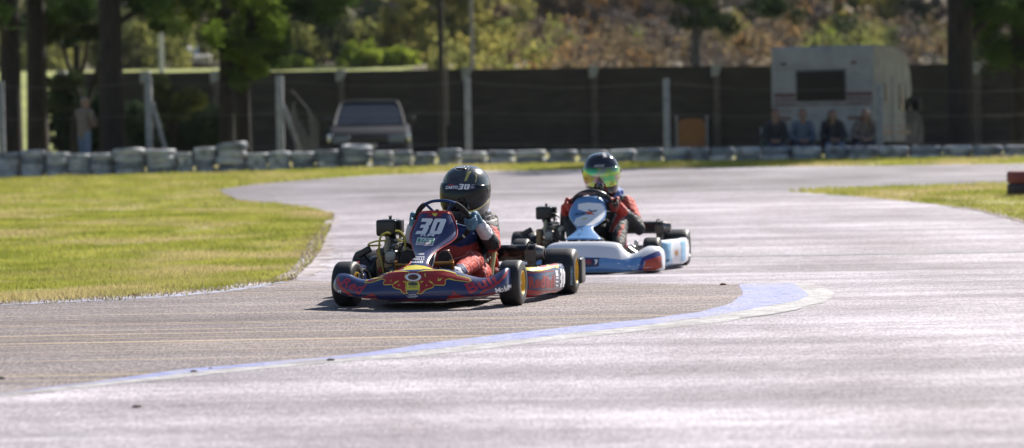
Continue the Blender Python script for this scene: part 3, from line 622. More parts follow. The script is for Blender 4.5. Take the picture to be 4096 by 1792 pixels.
# trees beyond the wall: (px, D, height, crown radius, palette, label)
FT = [(-250,165,9,4.2,L_dark,'dark evergreen beyond the left edge trunks'),(160,170,9,3.6,L_olive,'olive green tree glimpsed between the left trunks'),(560,160,9,3.4,L_olive,'olive tree behind the pale far pole'),
 (760,175,10,3.6,L_gr,'bare greyish tree behind the twin pine trunks'),(1010,170,9,3.2,L_olive,'soft olive tree just right of the twin pines'),(1180,158,8.5,2.6,L_dark,'deep green tree over the bright bank, left of the car'),
 (1320,180,10,3.4,L_olive,'olive tree directly above the parked dark car'),(1480,162,9.5,2.9,L_dark,'dark tree with hanging branches left of the utility pole'),(1640,156,8,2.6,L_yel,'yellow green tree left of the dark utility pole'),
 (1770,150,8.5,2.2,L_yel,'yellow tree behind the dark utility pole'),(1965,151,8,2.6,L_yel,'bright yellow tree right of the thin grey pole'),(2140,182,10,3.3,L_gr,'mauve grey tree between yellow and orange ones'),
 (2290,168,7.6,2.7,L_or,'low orange leaved tree behind the middle of the wall'),(2480,176,9,3.1,L_or,'broad orange autumn tree above the second helmet'),(2680,184,10,3.3,L_or,'tan autumn tree left of the bluish trunk'),
 (2880,172,9,2.9,L_gr,'grey twiggy tree right of the bluish trunk'),(3060,178,9.5,3.0,L_or,'orange tree behind the motorhome roof, left'),(3250,186,10,3.2,L_or,'rust coloured tree behind the motorhome roof, middle'),
 (3430,170,9,2.8,L_yel,'yellow green tree above the motorhome right corner'),(3600,180,10,3.2,L_gr,'grey bare tree between motorhome and thick trunk'),(3760,172,9.5,2.8,L_dark,'dark green tree behind the thick right trunk'),
 (3980,176,10,3.4,L_olive,'olive tree right of the thick trunk'),(4250,170,10,3.8,L_dark,'dark tree beyond the right edge'),
 (-650,120,10,4.2,L_olive,'olive tree on the bank outside the left edge, nearest the frame'),(-1150,110,10,4.4,L_dark,'dark tree on the bank further outside the left edge'),(-1700,105,10,4.6,L_olive,'olive tree on the bank furthest outside the left edge'),(4800,130,10,4.4,L_olive,'olive tree on the bank outside the right edge')]
for i, (px, D, h, cr, pal, lab) in enumerate(FT):
    rng = random.Random(100+i); cl = []
    for _ in range(84):
        z = rng.uniform(.2, h) if _ < 64 else rng.uniform(.2, 2.5); q = cr*math.sqrt(rng.random())*(1-.35*abs(z/h-.45)); a = rng.uniform(0, 2*PI); cl.append((q*math.cos(a), q*math.sin(a)*.8, z, rng.uniform(.35, .85)))
    tree('broadleaf_tree', px, D, .32, h*.8, cl, 130, .13, pal, M_bark2, lab, 'tree', 'trees beyond the wall')
for i, (px, py, w_, h, lab) in enumerate(((1470,0,1.6,.75,'bright green rounded bush behind the wall above the car'),(1600,0,1.2,.55,'smaller bright bush right of the rounded one'),(1160,0,1.3,.35,'low bright bush behind the wall left of the car'),(3350,0,2,.8,'yellowish bush behind the motorhome'))):
    D = 141; X = wx(px, D); r = empty('bush', (X, D, zf(X, D)), 0, lab, 'bush', 'bushes on the far bank'); rng = random.Random(i+50)
    cl = [(rng.gauss(0, .42)*w_, rng.gauss(0, .3)*w_, abs(rng.gauss(.2, .35))*h*1.4, .28) for _ in range(46)]
    V, Fq, ci = leaves(cl, 90, .1); fast_mesh('foliage', V, Fq, [leafmat('bush_leaf_%d' % i, (.17,.24,.025), (.30,.36,.05), .5)], r)
    mb = MB(); [mb.tube([(0,0,-.1), (c[0]*.6, c[1]*.6, c[2]*.8)], .015, 5) for c in cl[::4]]; mb.build('stem', M_bark2, r)
# far wooded slope, one mass
rng = random.Random(9); cl = []
for _ in range(900):
    y = rng.uniform(192, 285); x = rng.uniform(-.24, .24)*y; cl.append((x, y, zf(x, y)+rng.uniform(.5, 7), rng.uniform(.9, 1.9)))
V, Fq, ci = leaves(cl, 60, .36); L_far = [leafmat('far_mauve', (.075,.07,.085), (.14,.125,.13), .2, .3), leafmat('far_tan', (.14,.11,.07), (.22,.16,.09), .3, .3), leafmat('far_green', (.05,.065,.035), (.10,.11,.045), .3, .3)]
X_ = np.array([c[0]/c[1] for c in cl]); rr = NR.rand(len(cl)); mi = np.where(X_ < -.03, np.where(rr < .6, 2, 0), np.where(rr < .5, 0, 1))[ci]
tag(fast_mesh('woodland', V, Fq, L_far, None, mi), 'far hillside of mixed autumn woodland above the wall', 'woodland', kind='stuff')

def mass(name, label, n, y0, y1, k0, k1, h, r, per, size, mats, pick):
    rng = random.Random(len(label)); cl = []
    for _ in range(n):
        y = rng.uniform(y0, y1); x = rng.uniform(k0, k1)*y; hh = h*(.55+.45*noise.noise(Vector((x*.35, y*.2, 1)))+.3); cl.append((x, y, zf(x, y)+rng.uniform(0, hh), rng.uniform(.6, 1.3)*r))
    V, Fq, ci = leaves(cl, per, size); X_ = np.array([c[0]/c[1] for c in cl]); nn = np.array([min(.999, max(0, .5+1.1*noise.noise(Vector((c[0]*.28, c[1]*.12, len(label)))) + .12*(rng.random()-.5))) for c in cl]); mi = pick(X_, nn)[ci]
    return tag(fast_mesh(name, V, Fq, mats, None, mi), label, 'undergrowth', kind='stuff')
mass('undergrowth', 'brown and ochre shrubs on the right half of the bank behind the wall', 520, 112, 156, -.03, .23, 2.0, .7, 90, .13, L_or+L_gr+L_yel+L_olive+L_dark, lambda X, r: np.array([{'y':[5,6,6,5,7,6,1,8], 'o':[0,0,1,1,2,0,7,1], 'm':[2,3,3,2,4,3,8,1], 'g':[7,8,6,7,5,8,9,10], 'd':[8,9,3,10,2,8,3,9]}[
    'y' if q < 2190 else 'o' if q < 2640 else 'm' if q < 2950 else 'o' if q < 3230 else 'g' if q < 3560 else 'm' if q < 3760 else 'd'][int(v*8)] for q, v in zip(X*F+2048 + (NR.rand(len(X))-.5)*160, (r+.35*NR.rand(len(X)))/1.35)]))
mass('undergrowth', 'tangled shrubs under the trees beyond the wall', 560, 153, 196, -.23, .23, 2.8, .8, 100, .17, L_olive+L_or+L_gr, lambda X, r: np.where(X < -.035, np.where(r < .6, 0, 1), 2+(r*5).astype(int)))
# ================================================================== KARTS
M_rub = mat('tyre_rubber', (.012,.012,.013), .5, col2=(.024,.023,.024), scale=30, bump=.12, bscale=160)
M_side = mat('tyre_sidewall', (.02,.02,.021), .42, col2=(.05,.05,.05), scale=20)
M_yrim = mat('yellow_rim', (.75,.47,.03), .35, col2=(.62,.38,.03), scale=9, coat=.3)
M_dark = mat('black_metal', (.015,.016,.018), .4, col2=(.03,.03,.032), scale=20, spec=.6)
M_blk = mat('black_plastic', (.012,.012,.014), .32, col2=(.02,.02,.022), scale=14, spec=.5)
M_steel = mat('steel', (.35,.34,.33), .3, metal=1, col2=(.5,.48,.46), scale=20)
M_alu = mat('cast_alloy', (.42,.40,.37), .42, metal=.9, col2=(.22,.21,.20), scale=18, bump=.3)
M_gold = mat('bronze_engine_case', (.42,.25,.13), .45, metal=.5, col2=(.28,.17,.10), scale=14)
M_orange = mat('gold_anodised', (.55,.25,.05), .3, metal=.8, col2=(.4,.18,.04), scale=10)
M_frame = mat('frame_tube', (.07,.08,.10), .35, metal=.6, col2=(.12,.12,.13), scale=12)
M_rust = mat('scorched_pipe', (.02,.02,.022), .3, metal=.6, col2=(.16,.13,.11), scale=16, detail=8, lo=.52, hi=.6)
M_hose = mat('yellow_hose', (.62,.55,.10), .35, spec=.5, transl=.2)
M_yel = mat('yellow_art', (.72,.62,.08), .35, coat=.3, col2=(.66,.56,.07), scale=9)
M_redart = mat('red_art', (.40,.025,.02), .35, coat=.3, col2=(.33,.02,.02), scale=9)
M_redtxt = mat('red_lettering', (.42,.03,.05), .35, coat=.3)
M_whtxt = mat('white_lettering', (.80,.80,.83), .4)
M_navy = mat('navy_bodywork', (.016,.023,.098), .30, col2=(.023,.032,.12), scale=6, detail=8, coat=.6, spec=.5)
M_redrim = mat('red_edge', (.55,.03,.02), .35, coat=.4)
M_green = mat('green_badge', (.03,.28,.12), .4)
M_grey = mat('grey_art', (.08,.085,.06), .5)
M_bottle = mat('milky_bottle', (.62,.60,.55), .35, col2=(.5,.47,.42), scale=8)
M_brown = mat('brown_cap', (.32,.10,.05), .4)
M_redal = mat('red_part', (.40,.03,.03), .35, metal=.3)
M_lblue = mat('light_blue_bodywork', (.10,.24,.50), .3, col2=(.13,.28,.55), scale=5, detail=8, coat=.5)
M_whbody = mat('white_bodywork', (.82,.83,.87), .28, col2=(.70,.71,.76), scale=3, detail=8, coat=.6)
M_navy2 = mat('dark_blue_tape', (.03,.04,.20), .35, coat=.3)
M_orred = mat('orange_red_panel', (.50,.07,.03), .4, col2=(.42,.055,.03), scale=5, coat=.2)
M_skyb = mat('sky_blue_art', (.28,.52,.75), .35, coat=.3)
class Kart:
    def __init__(s, x, y, yaw, label):
        s.z = zf(x, y); s.K = Matrix.Translation((x, y, s.z)) @ Matrix.Rotation(-yaw, 4, 'Z'); s.Ki = s.K.inverted(); s.yaw = yaw; s.o = s.Ki @ EYE
        s.pos = (x, y, s.z); s.root = empty('racing_kart', s.pos, -yaw, label, 'go-kart', 'karts on the track')
    def loc(s, px, py, yl):
        d = s.Ki.to_3x3() @ ray(px, py); return s.o + d*((yl-s.o.y)/d.y)
def catm(rows, n):
    out = []
    for i in range(len(rows)-1):
        P = [rows[max(i-1, 0)], rows[i], rows[i+1], rows[min(i+2, len(rows)-1)]]
        for k in range(n):
            t = k/n; out.append([.5*((2*b)+(c-a)*t+(2*a-5*b+4*c-d)*t*t+(3*b-a-3*c+d)*t**3) for a, b, c, d in zip(*P)])
    return out + [list(rows[-1])]
def bumper(K, tab, mat_, rake=.06, sec=None):
    sec = sec or [(.10,.80),(.085,.93),(.06,.99),(.03,1.0),(.008,.95),(-.008,.8),(-.02,.55),(-.026,.35),(-.018,.16),(0,.04),(.03,0),(.09,.02),(.10,.12)]
    st = []
    for (px, pt, pb, yl) in tab:
        a = K.loc(px, pt, yl+rake*.6); b = K.loc(px, pb, yl); st.append((b.x, yl, a.z, b.z))
    st = catm(st, 6); rows = []
    for i, (x, y, zt, zb) in enumerate(st):
        e = min(i, len(st)-1-i); k = 1 if e > 3 else (.35, .7, .88, .96)[e]
        zm = (zt+zb)/2
        rows.append([(x, y + dy*k + rake*(f**1.6)*(zt-zb)/.17 + (.03*(1-k)), zm + (zb+(zt-zb)*f-zm)*k) for dy, f in sec])
    mb = MB(); mb.grid(rows, closed_u=True); mb.add(rows[0], [tuple(range(len(sec)))]); mb.add(rows[-1], [tuple(range(len(sec)))])
    return mb.build('front_bumper', mat_, K.root, ang=60)
def nassau(K, tab, mat_, rimmat, bulge=.05, rim=True):
    rs = []
    for (l, r, py, yl) in tab:
        a, b = K.loc(l, py, yl+bulge*.5), K.loc(r, py, yl+bulge*.5); rs.append(((a.x+b.x)/2, yl, (a.z+b.z)/2, (b.x-a.x)/2))
    rs = catm(rs, 5); rows = []; n = 16
    for i, (cx, y, z, hw) in enumerate(rs):
        row = []
        for k in range(n+1):
            u = -1+2*k/n; bl = bulge*min(1, hw/.12)*(1.0*u*u*.6 + .4*u**4); row.append((cx+u*hw, y+bl, z-.004*u*u))
        rows.append(row)
    mb = MB(); mb.grid(rows); o = mb.build('nose_panel', mat_, K.root, ang=60)
    m = o.modifiers.new('s', 'SOLIDIFY'); m.thickness = .008; m.offset = -1
    if rim:
        edge = [r[0] for r in rows[::-1]] + rows[0][1:-1] + [r[-1] for r in rows]
        MB().tube(edge, .0035, 8).build('edge_trim', rimmat, o)
    return o, rows
def pod(K, side, mat_, z0=.03, z1=.205, y0=.19, y1=.86, xo=.66):
    plan = [(.44, y0+.03), (.49, y0+.0), (.54, y0+.015), (.585, y0+.07), (.615, y0+.16), (xo-.02, y0+.34), (xo, y1-.14), (xo-.005, y1-.04), (xo-.03, y1)]
    pl = spline([(a, b, 0) for a, b in plan], 4); rows = []
    sec = [(-.09, .93), (-.045, 1.0), (-.015, .97), (0, .88), (.006, .6), (.004, .3), (-.005, .1), (-.03, 0), (-.09, .02)]
    for i, p in enumerate(pl):
        t = (pl[min(i+1, len(pl)-1)]-pl[max(i-1, 0)]).normalized(); nx_, ny_ = t.y, -t.x; e = i/(len(pl)-1); zt = z1*(.88+.12*min(1, e*4)) - .012*max(0, e-.8)*5*.4
        rows.append([((p.x+nx_*o_)*side, p.y+ny_*o_, z0+(zt-z0)*f) for o_, f in sec])
    mb = MB(); mb.grid(rows, closed_u=True); mb.add(rows[0], [tuple(range(len(sec)))]); mb.add(rows[-1], [tuple(range(len(sec)))])
    return mb.build('side_pod', mat_, K.root, ang=60)
def wheel(K, x, y, r, w_, rimmat, steer=0):
    side = 1 if x > 0 else -1; h = w_/2; mb = MB(); c = Vector((x, y, r)); ax = Vector((math.cos(steer), math.sin(steer), 0))
    pr = [(-h*.80, r*.50), (-h*.97, r*.56), (-h, r*.70), (-h*.98, r*.82), (-h*.90, r*.93), (-h*.74, r*.985), (-h*.45, r), (h*.45, r), (h*.74, r*.985), (h*.90, r*.93), (h*.98, r*.82), (h, r*.70), (h*.97, r*.56), (h*.80, r*.50)]
    mb.lathe(pr[:5], c, ax, 48, 1); mb.lathe(pr[4:10], c, ax, 48, 0); mb.lathe(pr[9:], c, ax, 48, 1)
    mb.lathe([(-h*.8, r*.5), (-h*.5, r*.44), (h*.5, r*.44), (h*.8, r*.5)], c, ax, 48, 1)
    wl = mb.build('wheel', [M_rub, M_side], K.root, ang=50)
    rm = MB(); rm.lathe([(-h*.93, r*.545), (-h*.95, r*.50), (-h*.85, r*.47), (-h*.2, r*.42), (h*.25*side+0, r*.40), (h*.3, r*.42), (h*.85, r*.47), (h*.95, r*.50), (h*.93, r*.545)], c, ax, 40)
    rm.lathe([(side*h*.25, r*.42), (side*h*.30, r*.2), (side*h*.32, r*.16), (side*h*.6, r*.15), (side*h*.62, 0)], c, ax, 32)
    rb = rm.build('rim', rimmat, wl, ang=40); hb = MB()
    for q in range(3):
        a = q*2*PI/3+.4; d = Vector((0, math.cos(a), math.sin(a)))*r*.27; hb.tube([c+d+ax*side*h*.25, c+d+ax*side*h*.42], .008, 6)
    hb.tube([c+ax*side*h*.2, c+ax*side*h*.75], .012, 10); hb.build('hub', M_steel, wl)
    return wl
def running_gear(K, fx, rx, rimmat, gcol):
    root = K.root; fr = MB()
    for s in (-1, 1):
        fr.tube([(s*.16,-.34,.06), (s*.22,-.2,.06), (s*.31,.02,.065), (s*.30,.5,.055), (s*.33,1.0,.065), (s*.3,1.12,.07)], .015, 10, smooth=4)
        fr.tube([(s*.28,-.02,.065), (s*.40,0,.09), (s*.42,0,.16)], .014, 8)
        fr.tube([(s*.31,.28,.06), (s*.52,.30,.07), (s*.56,.5,.07), (s*.52,.72,.07), (s*.32,.74,.06)], .011, 8, smooth=4)
    fr.tube([(-.16,-.34,.06), (.16,-.34,.06)], .015, 10); fr.tube([(-.31,.05,.06), (.31,.05,.06)], .015, 10); fr.tube([(-.31,.52,.055), (.31,.52,.055)], .014, 10); fr.tube([(-.33,1.02,.07), (.33,1.02,.07)], .015, 10)
    fr.tube([(-.2,-.28,.06), (-.2,-.27,.13), (.2,-.27,.13), (.2,-.28,.06)], .010, 8)
    fr.tube([(-.08,-.06,.06), (-.02,.05,.22), (.0,.18,.32)], .009, 8); fr.tube([(.08,-.06,.06), (.02,.05,.22)], .009, 8)
    fr.build('chassis_frame', M_frame, root)
    fp = MB(); fp.prism([(-.15,-.33), (.15,-.33), (.30,.03), (.30,.5), (-.30,.5), (-.30,.03)], (0,0,.036), (1,0,0), (0,1,0), (0,0,1), .004); fp.build('floor_tray', M_dark, root, smooth=False)
    MB().tube([(-rx,1.05,.14), (rx,1.05,.14)], .018, 14).build('rear_axle', M_steel, root)
    sp = MB(); sp.lathe([(-.003,.03), (-.003,.085), (.003,.085), (.003,.03)], (-.24,1.05,.14), (1,0,0), 28); sp.build('sprocket', M_steel, root)
    bd = MB(); bd.lathe([(-.005,.03), (-.005,.09), (.005,.09), (.005,.03)], (.18,1.05,.14), (1,0,0), 28); bd.build('brake_disc', M_steel, root)
    bc = MB(); bc.box((.18,.97,.19), (.06,.07,.07), bev=.01); bc.build('brake_caliper', M_redal, root)
    for s in (-1, 1):
        ax = MB(); ax.tube([(s*.42,0,.07), (s*.42,0,.19)], .013, 10); ax.tube([(s*.42,0,.13), (s*(fx-.06),0,.13)], .011, 10); ax.tube([(s*.42,.0,.12), (s*.40,.10,.12)], .008, 8); ax.build('stub_axle', M_steel, root)
        MB().tube([(s*.40,.10,.12), (s*.02,.06,.14)], .006, 8).build('tie_rod', M_steel, root)
    # steering
    n = Vector((0, math.cos(R(36)), math.sin(R(36)))); return n
def steering(K, c, rad, rimcol, barcol, roll=0):
    n = Vector((0, math.cos(R(36)), math.sin(R(36)))); ey = Vector((0, -n.z, n.y)); ex = Vector((1,0,0)); c = Vector(c)
    P = lambda a, r=rad: c + ex*math.cos(R(a)+roll)*r + ey*math.sin(R(a)+roll)*r
    mb = MB(); mb.tube([P(a) for a in range(-40, 59, 6)], .0155, 12); mb.tube([P(a) for a in range(128, 225, 6)], .0155, 12); mb.tube([P(a) for a in range(225, 321, 8)], .0125, 10)
    sw = mb.build('steering_wheel', rimcol, K.root)
    m2 = MB(); top = [P(56), P(60), P(76, rad*.985), P(90, rad*.97), P(106, rad*.985), P(124), P(130)]; m2.tube(top, .0095, 8, smooth=3)
    for a in (62, 124, 200, 340): m2.tube([P(a, rad*.97), P(a, rad*.62), P(a + (8 if a < 90 else -8 if a < 180 else 0), rad*.16)], .0085, 8)
    m2.lathe([(-.01,.05), (-.004,.055), (.004,.055), (.01,.045), (.01,.0)], c-n*.0, n, 20); m2.build('spoke', barcol, sw)
    MB().tube([c-n*.01, Vector((c.x*.5, c.y-.34, c.z-.26))], .010, 10).build('steering_column', M_steel, K.root)
    return P, n, ey
def engine(K, c, full=True):
    x, y, z = c; root = K.root; e = MB()
    e.box((x+.02,y,z+.02), (.13,.17,.15), bev=.02); e.box((x-.055,y-.015,z+.05), (.05,.15,.24), bev=.015)
    en = e.build('engine', M_gold, root)
    cy = MB(); 
    for k in range(7): cy.box((x+.055,y,z+.10+k*.016), (.13,.14,.006), bev=.002)
    cy.box((x+.055,y,z+.14), (.09,.10,.12), bev=.01); cy.box((x+.055,y,z+.215), (.07,.08,.02), bev=.006); cy.tube([(x+.055,y,z+.22), (x+.055,y,z+.27)], .009, 8); cy.build('cylinder', M_alu, en)
    rc = MB(); rc.lathe([(0,.0), (0,.085), (.015,.092), (.04,.092), (.05,.085), (.05,0)], (x-.13,y,z+.03), (1,0,0), 30)
    for k in range(10):
        a = k*PI/5; rc.box((x-.135, y+.06*math.cos(a), z+.03+.06*math.sin(a)), (.006,.012,.03), Matrix.Rotation(a-PI/2, 3, 'X'))
    rc.build('recoil_starter', M_blk, en)
    ph = MB(); ph.tube([(x-.12,y-.08,z+.09), (x-.15,y-.10,z+.135)], .009, 8); ph.box((x-.150,y-.10,z+.148), (.10,.03,.042), Matrix.Rotation(R(-28), 3, 'Y'), bev=.010); ph.build('pull_handle', M_blk, en)
    cb = MB(); cb.box((x+.03,y-.12,z+.12), (.07,.09,.08), bev=.01); cb.tube([(x+.03,y-.08,z+.13), (x+.03,y-.02,z+.13)], .022, 12); cb.tube([(x-.02,y-.13,z+.17), (x+.06,y-.13,z+.19)], .012, 8); cb.build('carburettor', M_alu, en)
    kn = MB(); kn.lathe([(0,0), (0,.018), (.02,.02), (.03,.014), (.03,0)], (x-.04,y-.10,z+.04), (0,-1,0), 14); kn.build('red_knob', M_redal, en)
    fl = MB(); fl.tube([(x+.0,y-.14,z+.15), (x+.008,y-.14,z+.225)], .018, 12); fl.tube([(x+.008,y-.14,z+.225), (x+.009,y-.14,z+.243)], .010, 8); fl.build('fuel_filter', mat('filter_tan', (.32,.30,.22), .5), en)
    # airbox on its tube
    ab = MB(); ab.box((x-.018,y+.02,z+.292), (.125,.18,.098), bev=.014); ab.box((x+.060,y-.03,z+.300), (.035,.09,.078), bev=.004); ab.tube([(x-.01,y,z+.25), (x+.02,y-.02,z+.18)], .034, 12); ab.tube([(x-.005,y,z+.335), (x-.005,y,z+.362)], .009, 8)
    a = ab.build('airbox', M_blk, root); MB().tube([(x-.005,y,z+.358), (x-.005,y,z+.365)], .012, 8).build('bolt', M_steel, a)
    io = MB(); io.box((x+.060,y-.0765,z+.300), (.022,.004,.056)); io.build('intake_mouth', mat('dark_hole', (.002,.002,.002), 1), a)
    cb2 = MB(); cb2.tube([(x+.07,y-.13,z+.14), (x+.10,y-.10,z+.22), (x+.05,y,z+.26)], .005, 6, smooth=4); cb2.tube([(x-.06,y-.12,z+.12), (x-.09,y-.13,z+.05), (x-.03,y-.1,z-.06)], .004, 6, smooth=4); cb2.tube([(x+.06,y-.14,z+.15), (x+.11,y-.14,z+.05), (x+.1,y-.1,z-.08)], .004, 6, smooth=4); cb2.build('cable', M_dark, en)
    sm = MB(); rr = random.Random(4)
    for _ in range(26): sm.box((x+rr.uniform(-.03,.13), y-.09-rr.uniform(0,.04), z+rr.uniform(-.06,.2)), (rr.uniform(.012,.04), .02, rr.uniform(.012,.05)), Matrix.Rotation(rr.uniform(-.4,.4), 3, 'Y'), bev=.003)
    sm.build('bracket', M_alu, en); sm = MB()
    for _ in range(22): sm.box((x+rr.uniform(-.03,.15), y-.095-rr.uniform(0,.04), z+rr.uniform(-.1,.2)), (rr.uniform(.015,.05), .02, rr.uniform(.015,.06)), Matrix.Rotation(rr.uniform(-.4,.4), 3, 'Y'), bev=.003)
    sm.build('linkage', M_dark, en)
    mt = MB(); mt.box((x+.02,y,z-.09), (.16,.16,.05), bev=.006); mt.build('engine_mount', M_dark, root)
    return en
def exhaust(K, x0, x1, y, z, r, matp):
    mb = MB(); L = x1-x0; mb.lathe([(0,.015), (0,r*.8), (L*.05,r), (L*.72,r), (L*.74,r*1.03), (L*.80,r*1.03), (L*.82,r*.98), (L,r*.72), (L,r*.45), (L-.02,r*.4)], (x0,y,z), (1,0,0), 28)
    e = mb.build('exhaust', matp, K.root)
    MB().tube([(x0+.01,y,z), (x0-.08,y+.02,z-.02), (x0-.18,y-.1,z-.03)], .02, 12, smooth=4).build('header_pipe', M_rust, e)
    MB().lathe([(L*.83,r*1.0), (L*1.002,r*.745), (L*1.002,r*.60)], (x0,y,z), (1,0,0), 28).build('tail_cone', M_alu, e)
    bk = MB(); bx = x0+L*.70
    for dx in (0, .045): bk.lathe([(-.006,r*1.05), (-.006,r*1.12), (.006,r*1.12), (.006,r*1.05)], (bx+dx,y,z), (1,0,0), 24)
    bk.box((bx+.02,y-r*1.05,z-r*.3), (.07,.006,r*1.4)); bk.box((bx+.02,y-.01,z-r-.045), (.05,.03,.09), bev=.004); bk.tube([(bx-.0,y-.02,z+r*1.05), (bx+.005,y-.03,z+r*1.3), (bx+.03,y-.03,z+r*1.25)], .005, 6); bk.build('clamp', MATS['tarnished'] if 'tarnished' in MATS else mat('tarnished', (.10,.085,.075), .45, metal=.7, col2=(.18,.15,.13), scale=14), e)
    return e
def seat(K, cx, wl, shell, edge):
    rows = []
    for i in range(15):
        t = i/14; 
        if t < .45: y = .42+t/.45*.38; z = .07+.02*math.sin(t*5)
        else: q = (t-.45)/.55; y = .80+.12*q+.10*math.sin(q*1.4); z = .08+q*.36
        hw = wl*(.80+.2*math.sin(t*PI)); hgt = .08+.15*math.sin(min(1, t*1.5)*PI*.9) if t < .66 else .10*(1-t)/.34+.06
        row = []
        for k in range(17):
            u = -1+k/8; e_ = abs(u)**3; row.append((cx+hw*math.copysign(min(1, abs(u)**.8), u), y - (.20 if t > .45 else 0)*e_*(1-(t-.45)), z + (hgt*e_ if t < .7 else hgt*e_*.6)))
        rows.append(row)
    mb = MB(); mb.grid(rows); o = mb.build('seat', shell, K.root, ang=70); m = o.modifiers.new('s', 'SOLIDIFY'); m.thickness = .008
    for k in (0, -1): MB().tube([r[k] for r in rows], .014, 8).build('seat_edge', edge, o)
    return o
# ---- helmet shape (forward is -y), in its own frame
HP = [(-.172,.088,.120,.060),(-.165,.100,.138,.080),(-.14,.116,.152,.100),(-.10,.127,.160,.124),(-.05,.134,.160,.140),(0,.137,.155,.148),(.04,.135,.146,.148),(.08,.124,.128,.136),(.11,.107,.108,.116),(.132,.083,.082,.090),(.147,.050,.050,.054),(.153,.0,.0,.0)]
HR = catm(HP, 4)
def hpt(z, a, off=0):            # a = azimuth from straight ahead
    for p, q in zip(HR, HR[1:]):
        if z <= q[0] or q is HR[-1]:
            t = min(1, max(0, (z-p[0])/max(1e-6, q[0]-p[0]))); wd, f, b = [p[i]+(q[i]-p[i])*t for i in (1,2,3)]; break
    ca, sa = math.cos(a), math.sin(a); e = 2/2.3
    x = wd*math.copysign(abs(sa)**e, sa); y = -(f if ca > 0 else b)*math.copysign(abs(ca)**e, ca)
    l = math.hypot(x, y) or 1; return Vector((x*(1+off/l), y*(1+off/l), z))
def helmet(parent, H, shell, visor, strap, scale=1.0):
    mb = MB(); rows = []
    for r in HR:
        rows.append([H @ (hpt(r[0], 2*PI*k/48)*scale) if r[1] > .001 else H @ Vector((0,0,.153*scale)) for k in range(48)])
    mb.grid(rows, closed_u=True); mb.add([H @ (hpt(-.172, 2*PI*k/48)*scale*.99) for k in range(48)], [tuple(range(48))])
    h = mb.build('helmet', shell, parent, ang=60)
    vb = MB(); rows = []
    for i in range(15):
        v = i/14; row = []
        for k in range(41):
            a = R(-97+194*k/40); q = abs(a)/R(97); zt = .066-.022*q**2; zb = -.088+.070*q**2.6
            z = zb+(zt-zb)*v; row.append(H @ (hpt(z, a, .0055+.002*math.sin(v*PI))*scale))
        rows.append(row)
    vb.grid(rows); vo = vb.build('visor', visor, h, ang=70); m = vo.modifiers.new('s', 'SOLIDIFY'); m.thickness = .004
    for s in (-1, 1):
        pv = MB(); c = hpt(.018, s*R(84), .001)*scale; n = Vector((s, -.12, 0)).normalized()
        pv.lathe([(0,.026*scale), (.004,.026*scale), (.007,.021*scale), (.007,.013*scale), (.010,.012*scale), (.010,0)], H @ c, H.to_3x3() @ n, 22)
        pv.build('visor_pivot', strap, h)
    vt = MB()
    vt.box(H @ (hpt(-.125, 0, .002)*scale), (.07*scale,.01,.018*scale), H.to_3x3(), bev=.004); vt.box(H @ (Vector((0,-.045,.141))*scale), (.05*scale,.06*scale,.012), H.to_3x3(), bev=.005)
    vt.build('vent', M_blk, h)
    return h, vo
def hand(P0, tang, out, front, wrist, up=1):
    """glove closed round the wheel rim: four bent fingers, thumb, palm, wrist"""
    sg = []; P0, t, o, f = map(Vector, (P0, tang, out, front)); b = -f
    for k, (ln, r) in enumerate(((1.0,.0100), (1.08,.0104), (1.02,.0100), (.85,.0088))):
        p = P0 + t*(.033-.0215*k)
        q = [p+o*.030+b*.030, p+o*.035*ln+f*.004, p+o*.018+f*.029*ln, p-o*.006+f*.028*ln, p-o*.020*ln+f*.012]
        for i in range(4): sg.append((q[i], q[i+1], r*(1.1-.06*i), r*(1.04-.06*i), 0))
    sg.append((P0+t*.030+o*.028+b*.036, P0-t*.030+o*.026+b*.036, .019, .017, 0)); sg.append((P0+t*.02+o*.030+b*.05, wrist, .022, .026, 0)); sg.append((P0-t*.015+o*.026+b*.048, wrist, .021, .026, 0))
    th = [P0+t*.018+o*.010+b*.042, P0+t*.045-o*.012+b*.026, P0+t*.060-o*.014+f*.004]
    sg += [(th[0], th[1], .014, .0115, 0), (th[1], th[2], .0115, .0095, 0)]
    return sg
M_sole = mat('shoe_sole', (.015,.015,.016), .75, col2=(.04,.04,.04), scale=60, stretch=(1,1,6), bump=1, bscale=60)
def shoe(parent, toe, heel, ankle, m):
    toe, heel, ankle = map(Vector, (toe, heel, ankle)); mid = toe.lerp(heel, .5)
    n = (toe-heel).normalized(); o = fuse('shoe', [(toe+Vector((0,.02,0)), mid, .026, .034, 0), (mid, heel, .034, .030, 0), (heel, ankle, .032, .038, 0), (mid+(ankle-mid)*.4, ankle, .034, .038, 0)], [m], parent, .006, .001, 30, 4)
    fr = (Vector((0,-1,0)) - n*Vector((0,-1,0)).dot(n)).normalized(); sd = n.cross(fr).normalized(); L = (toe-heel).length
    prof = [(-.026,-.03), (-.030,.02), (-.028,.4*L), (-.041,.75*L), (-.042,L), (-.028,L+.033), (0,L+.043), (.028,L+.033), (.042,L), (.041,.75*L), (.028,.4*L), (.030,.02), (.026,-.03), (0,-.038)]
    mb = MB(); mb.prism(prof, heel+fr*.030, sd, n, fr, .010); mb.build('sole', M_sole, o, smooth=False, bevel=.002)
    return o
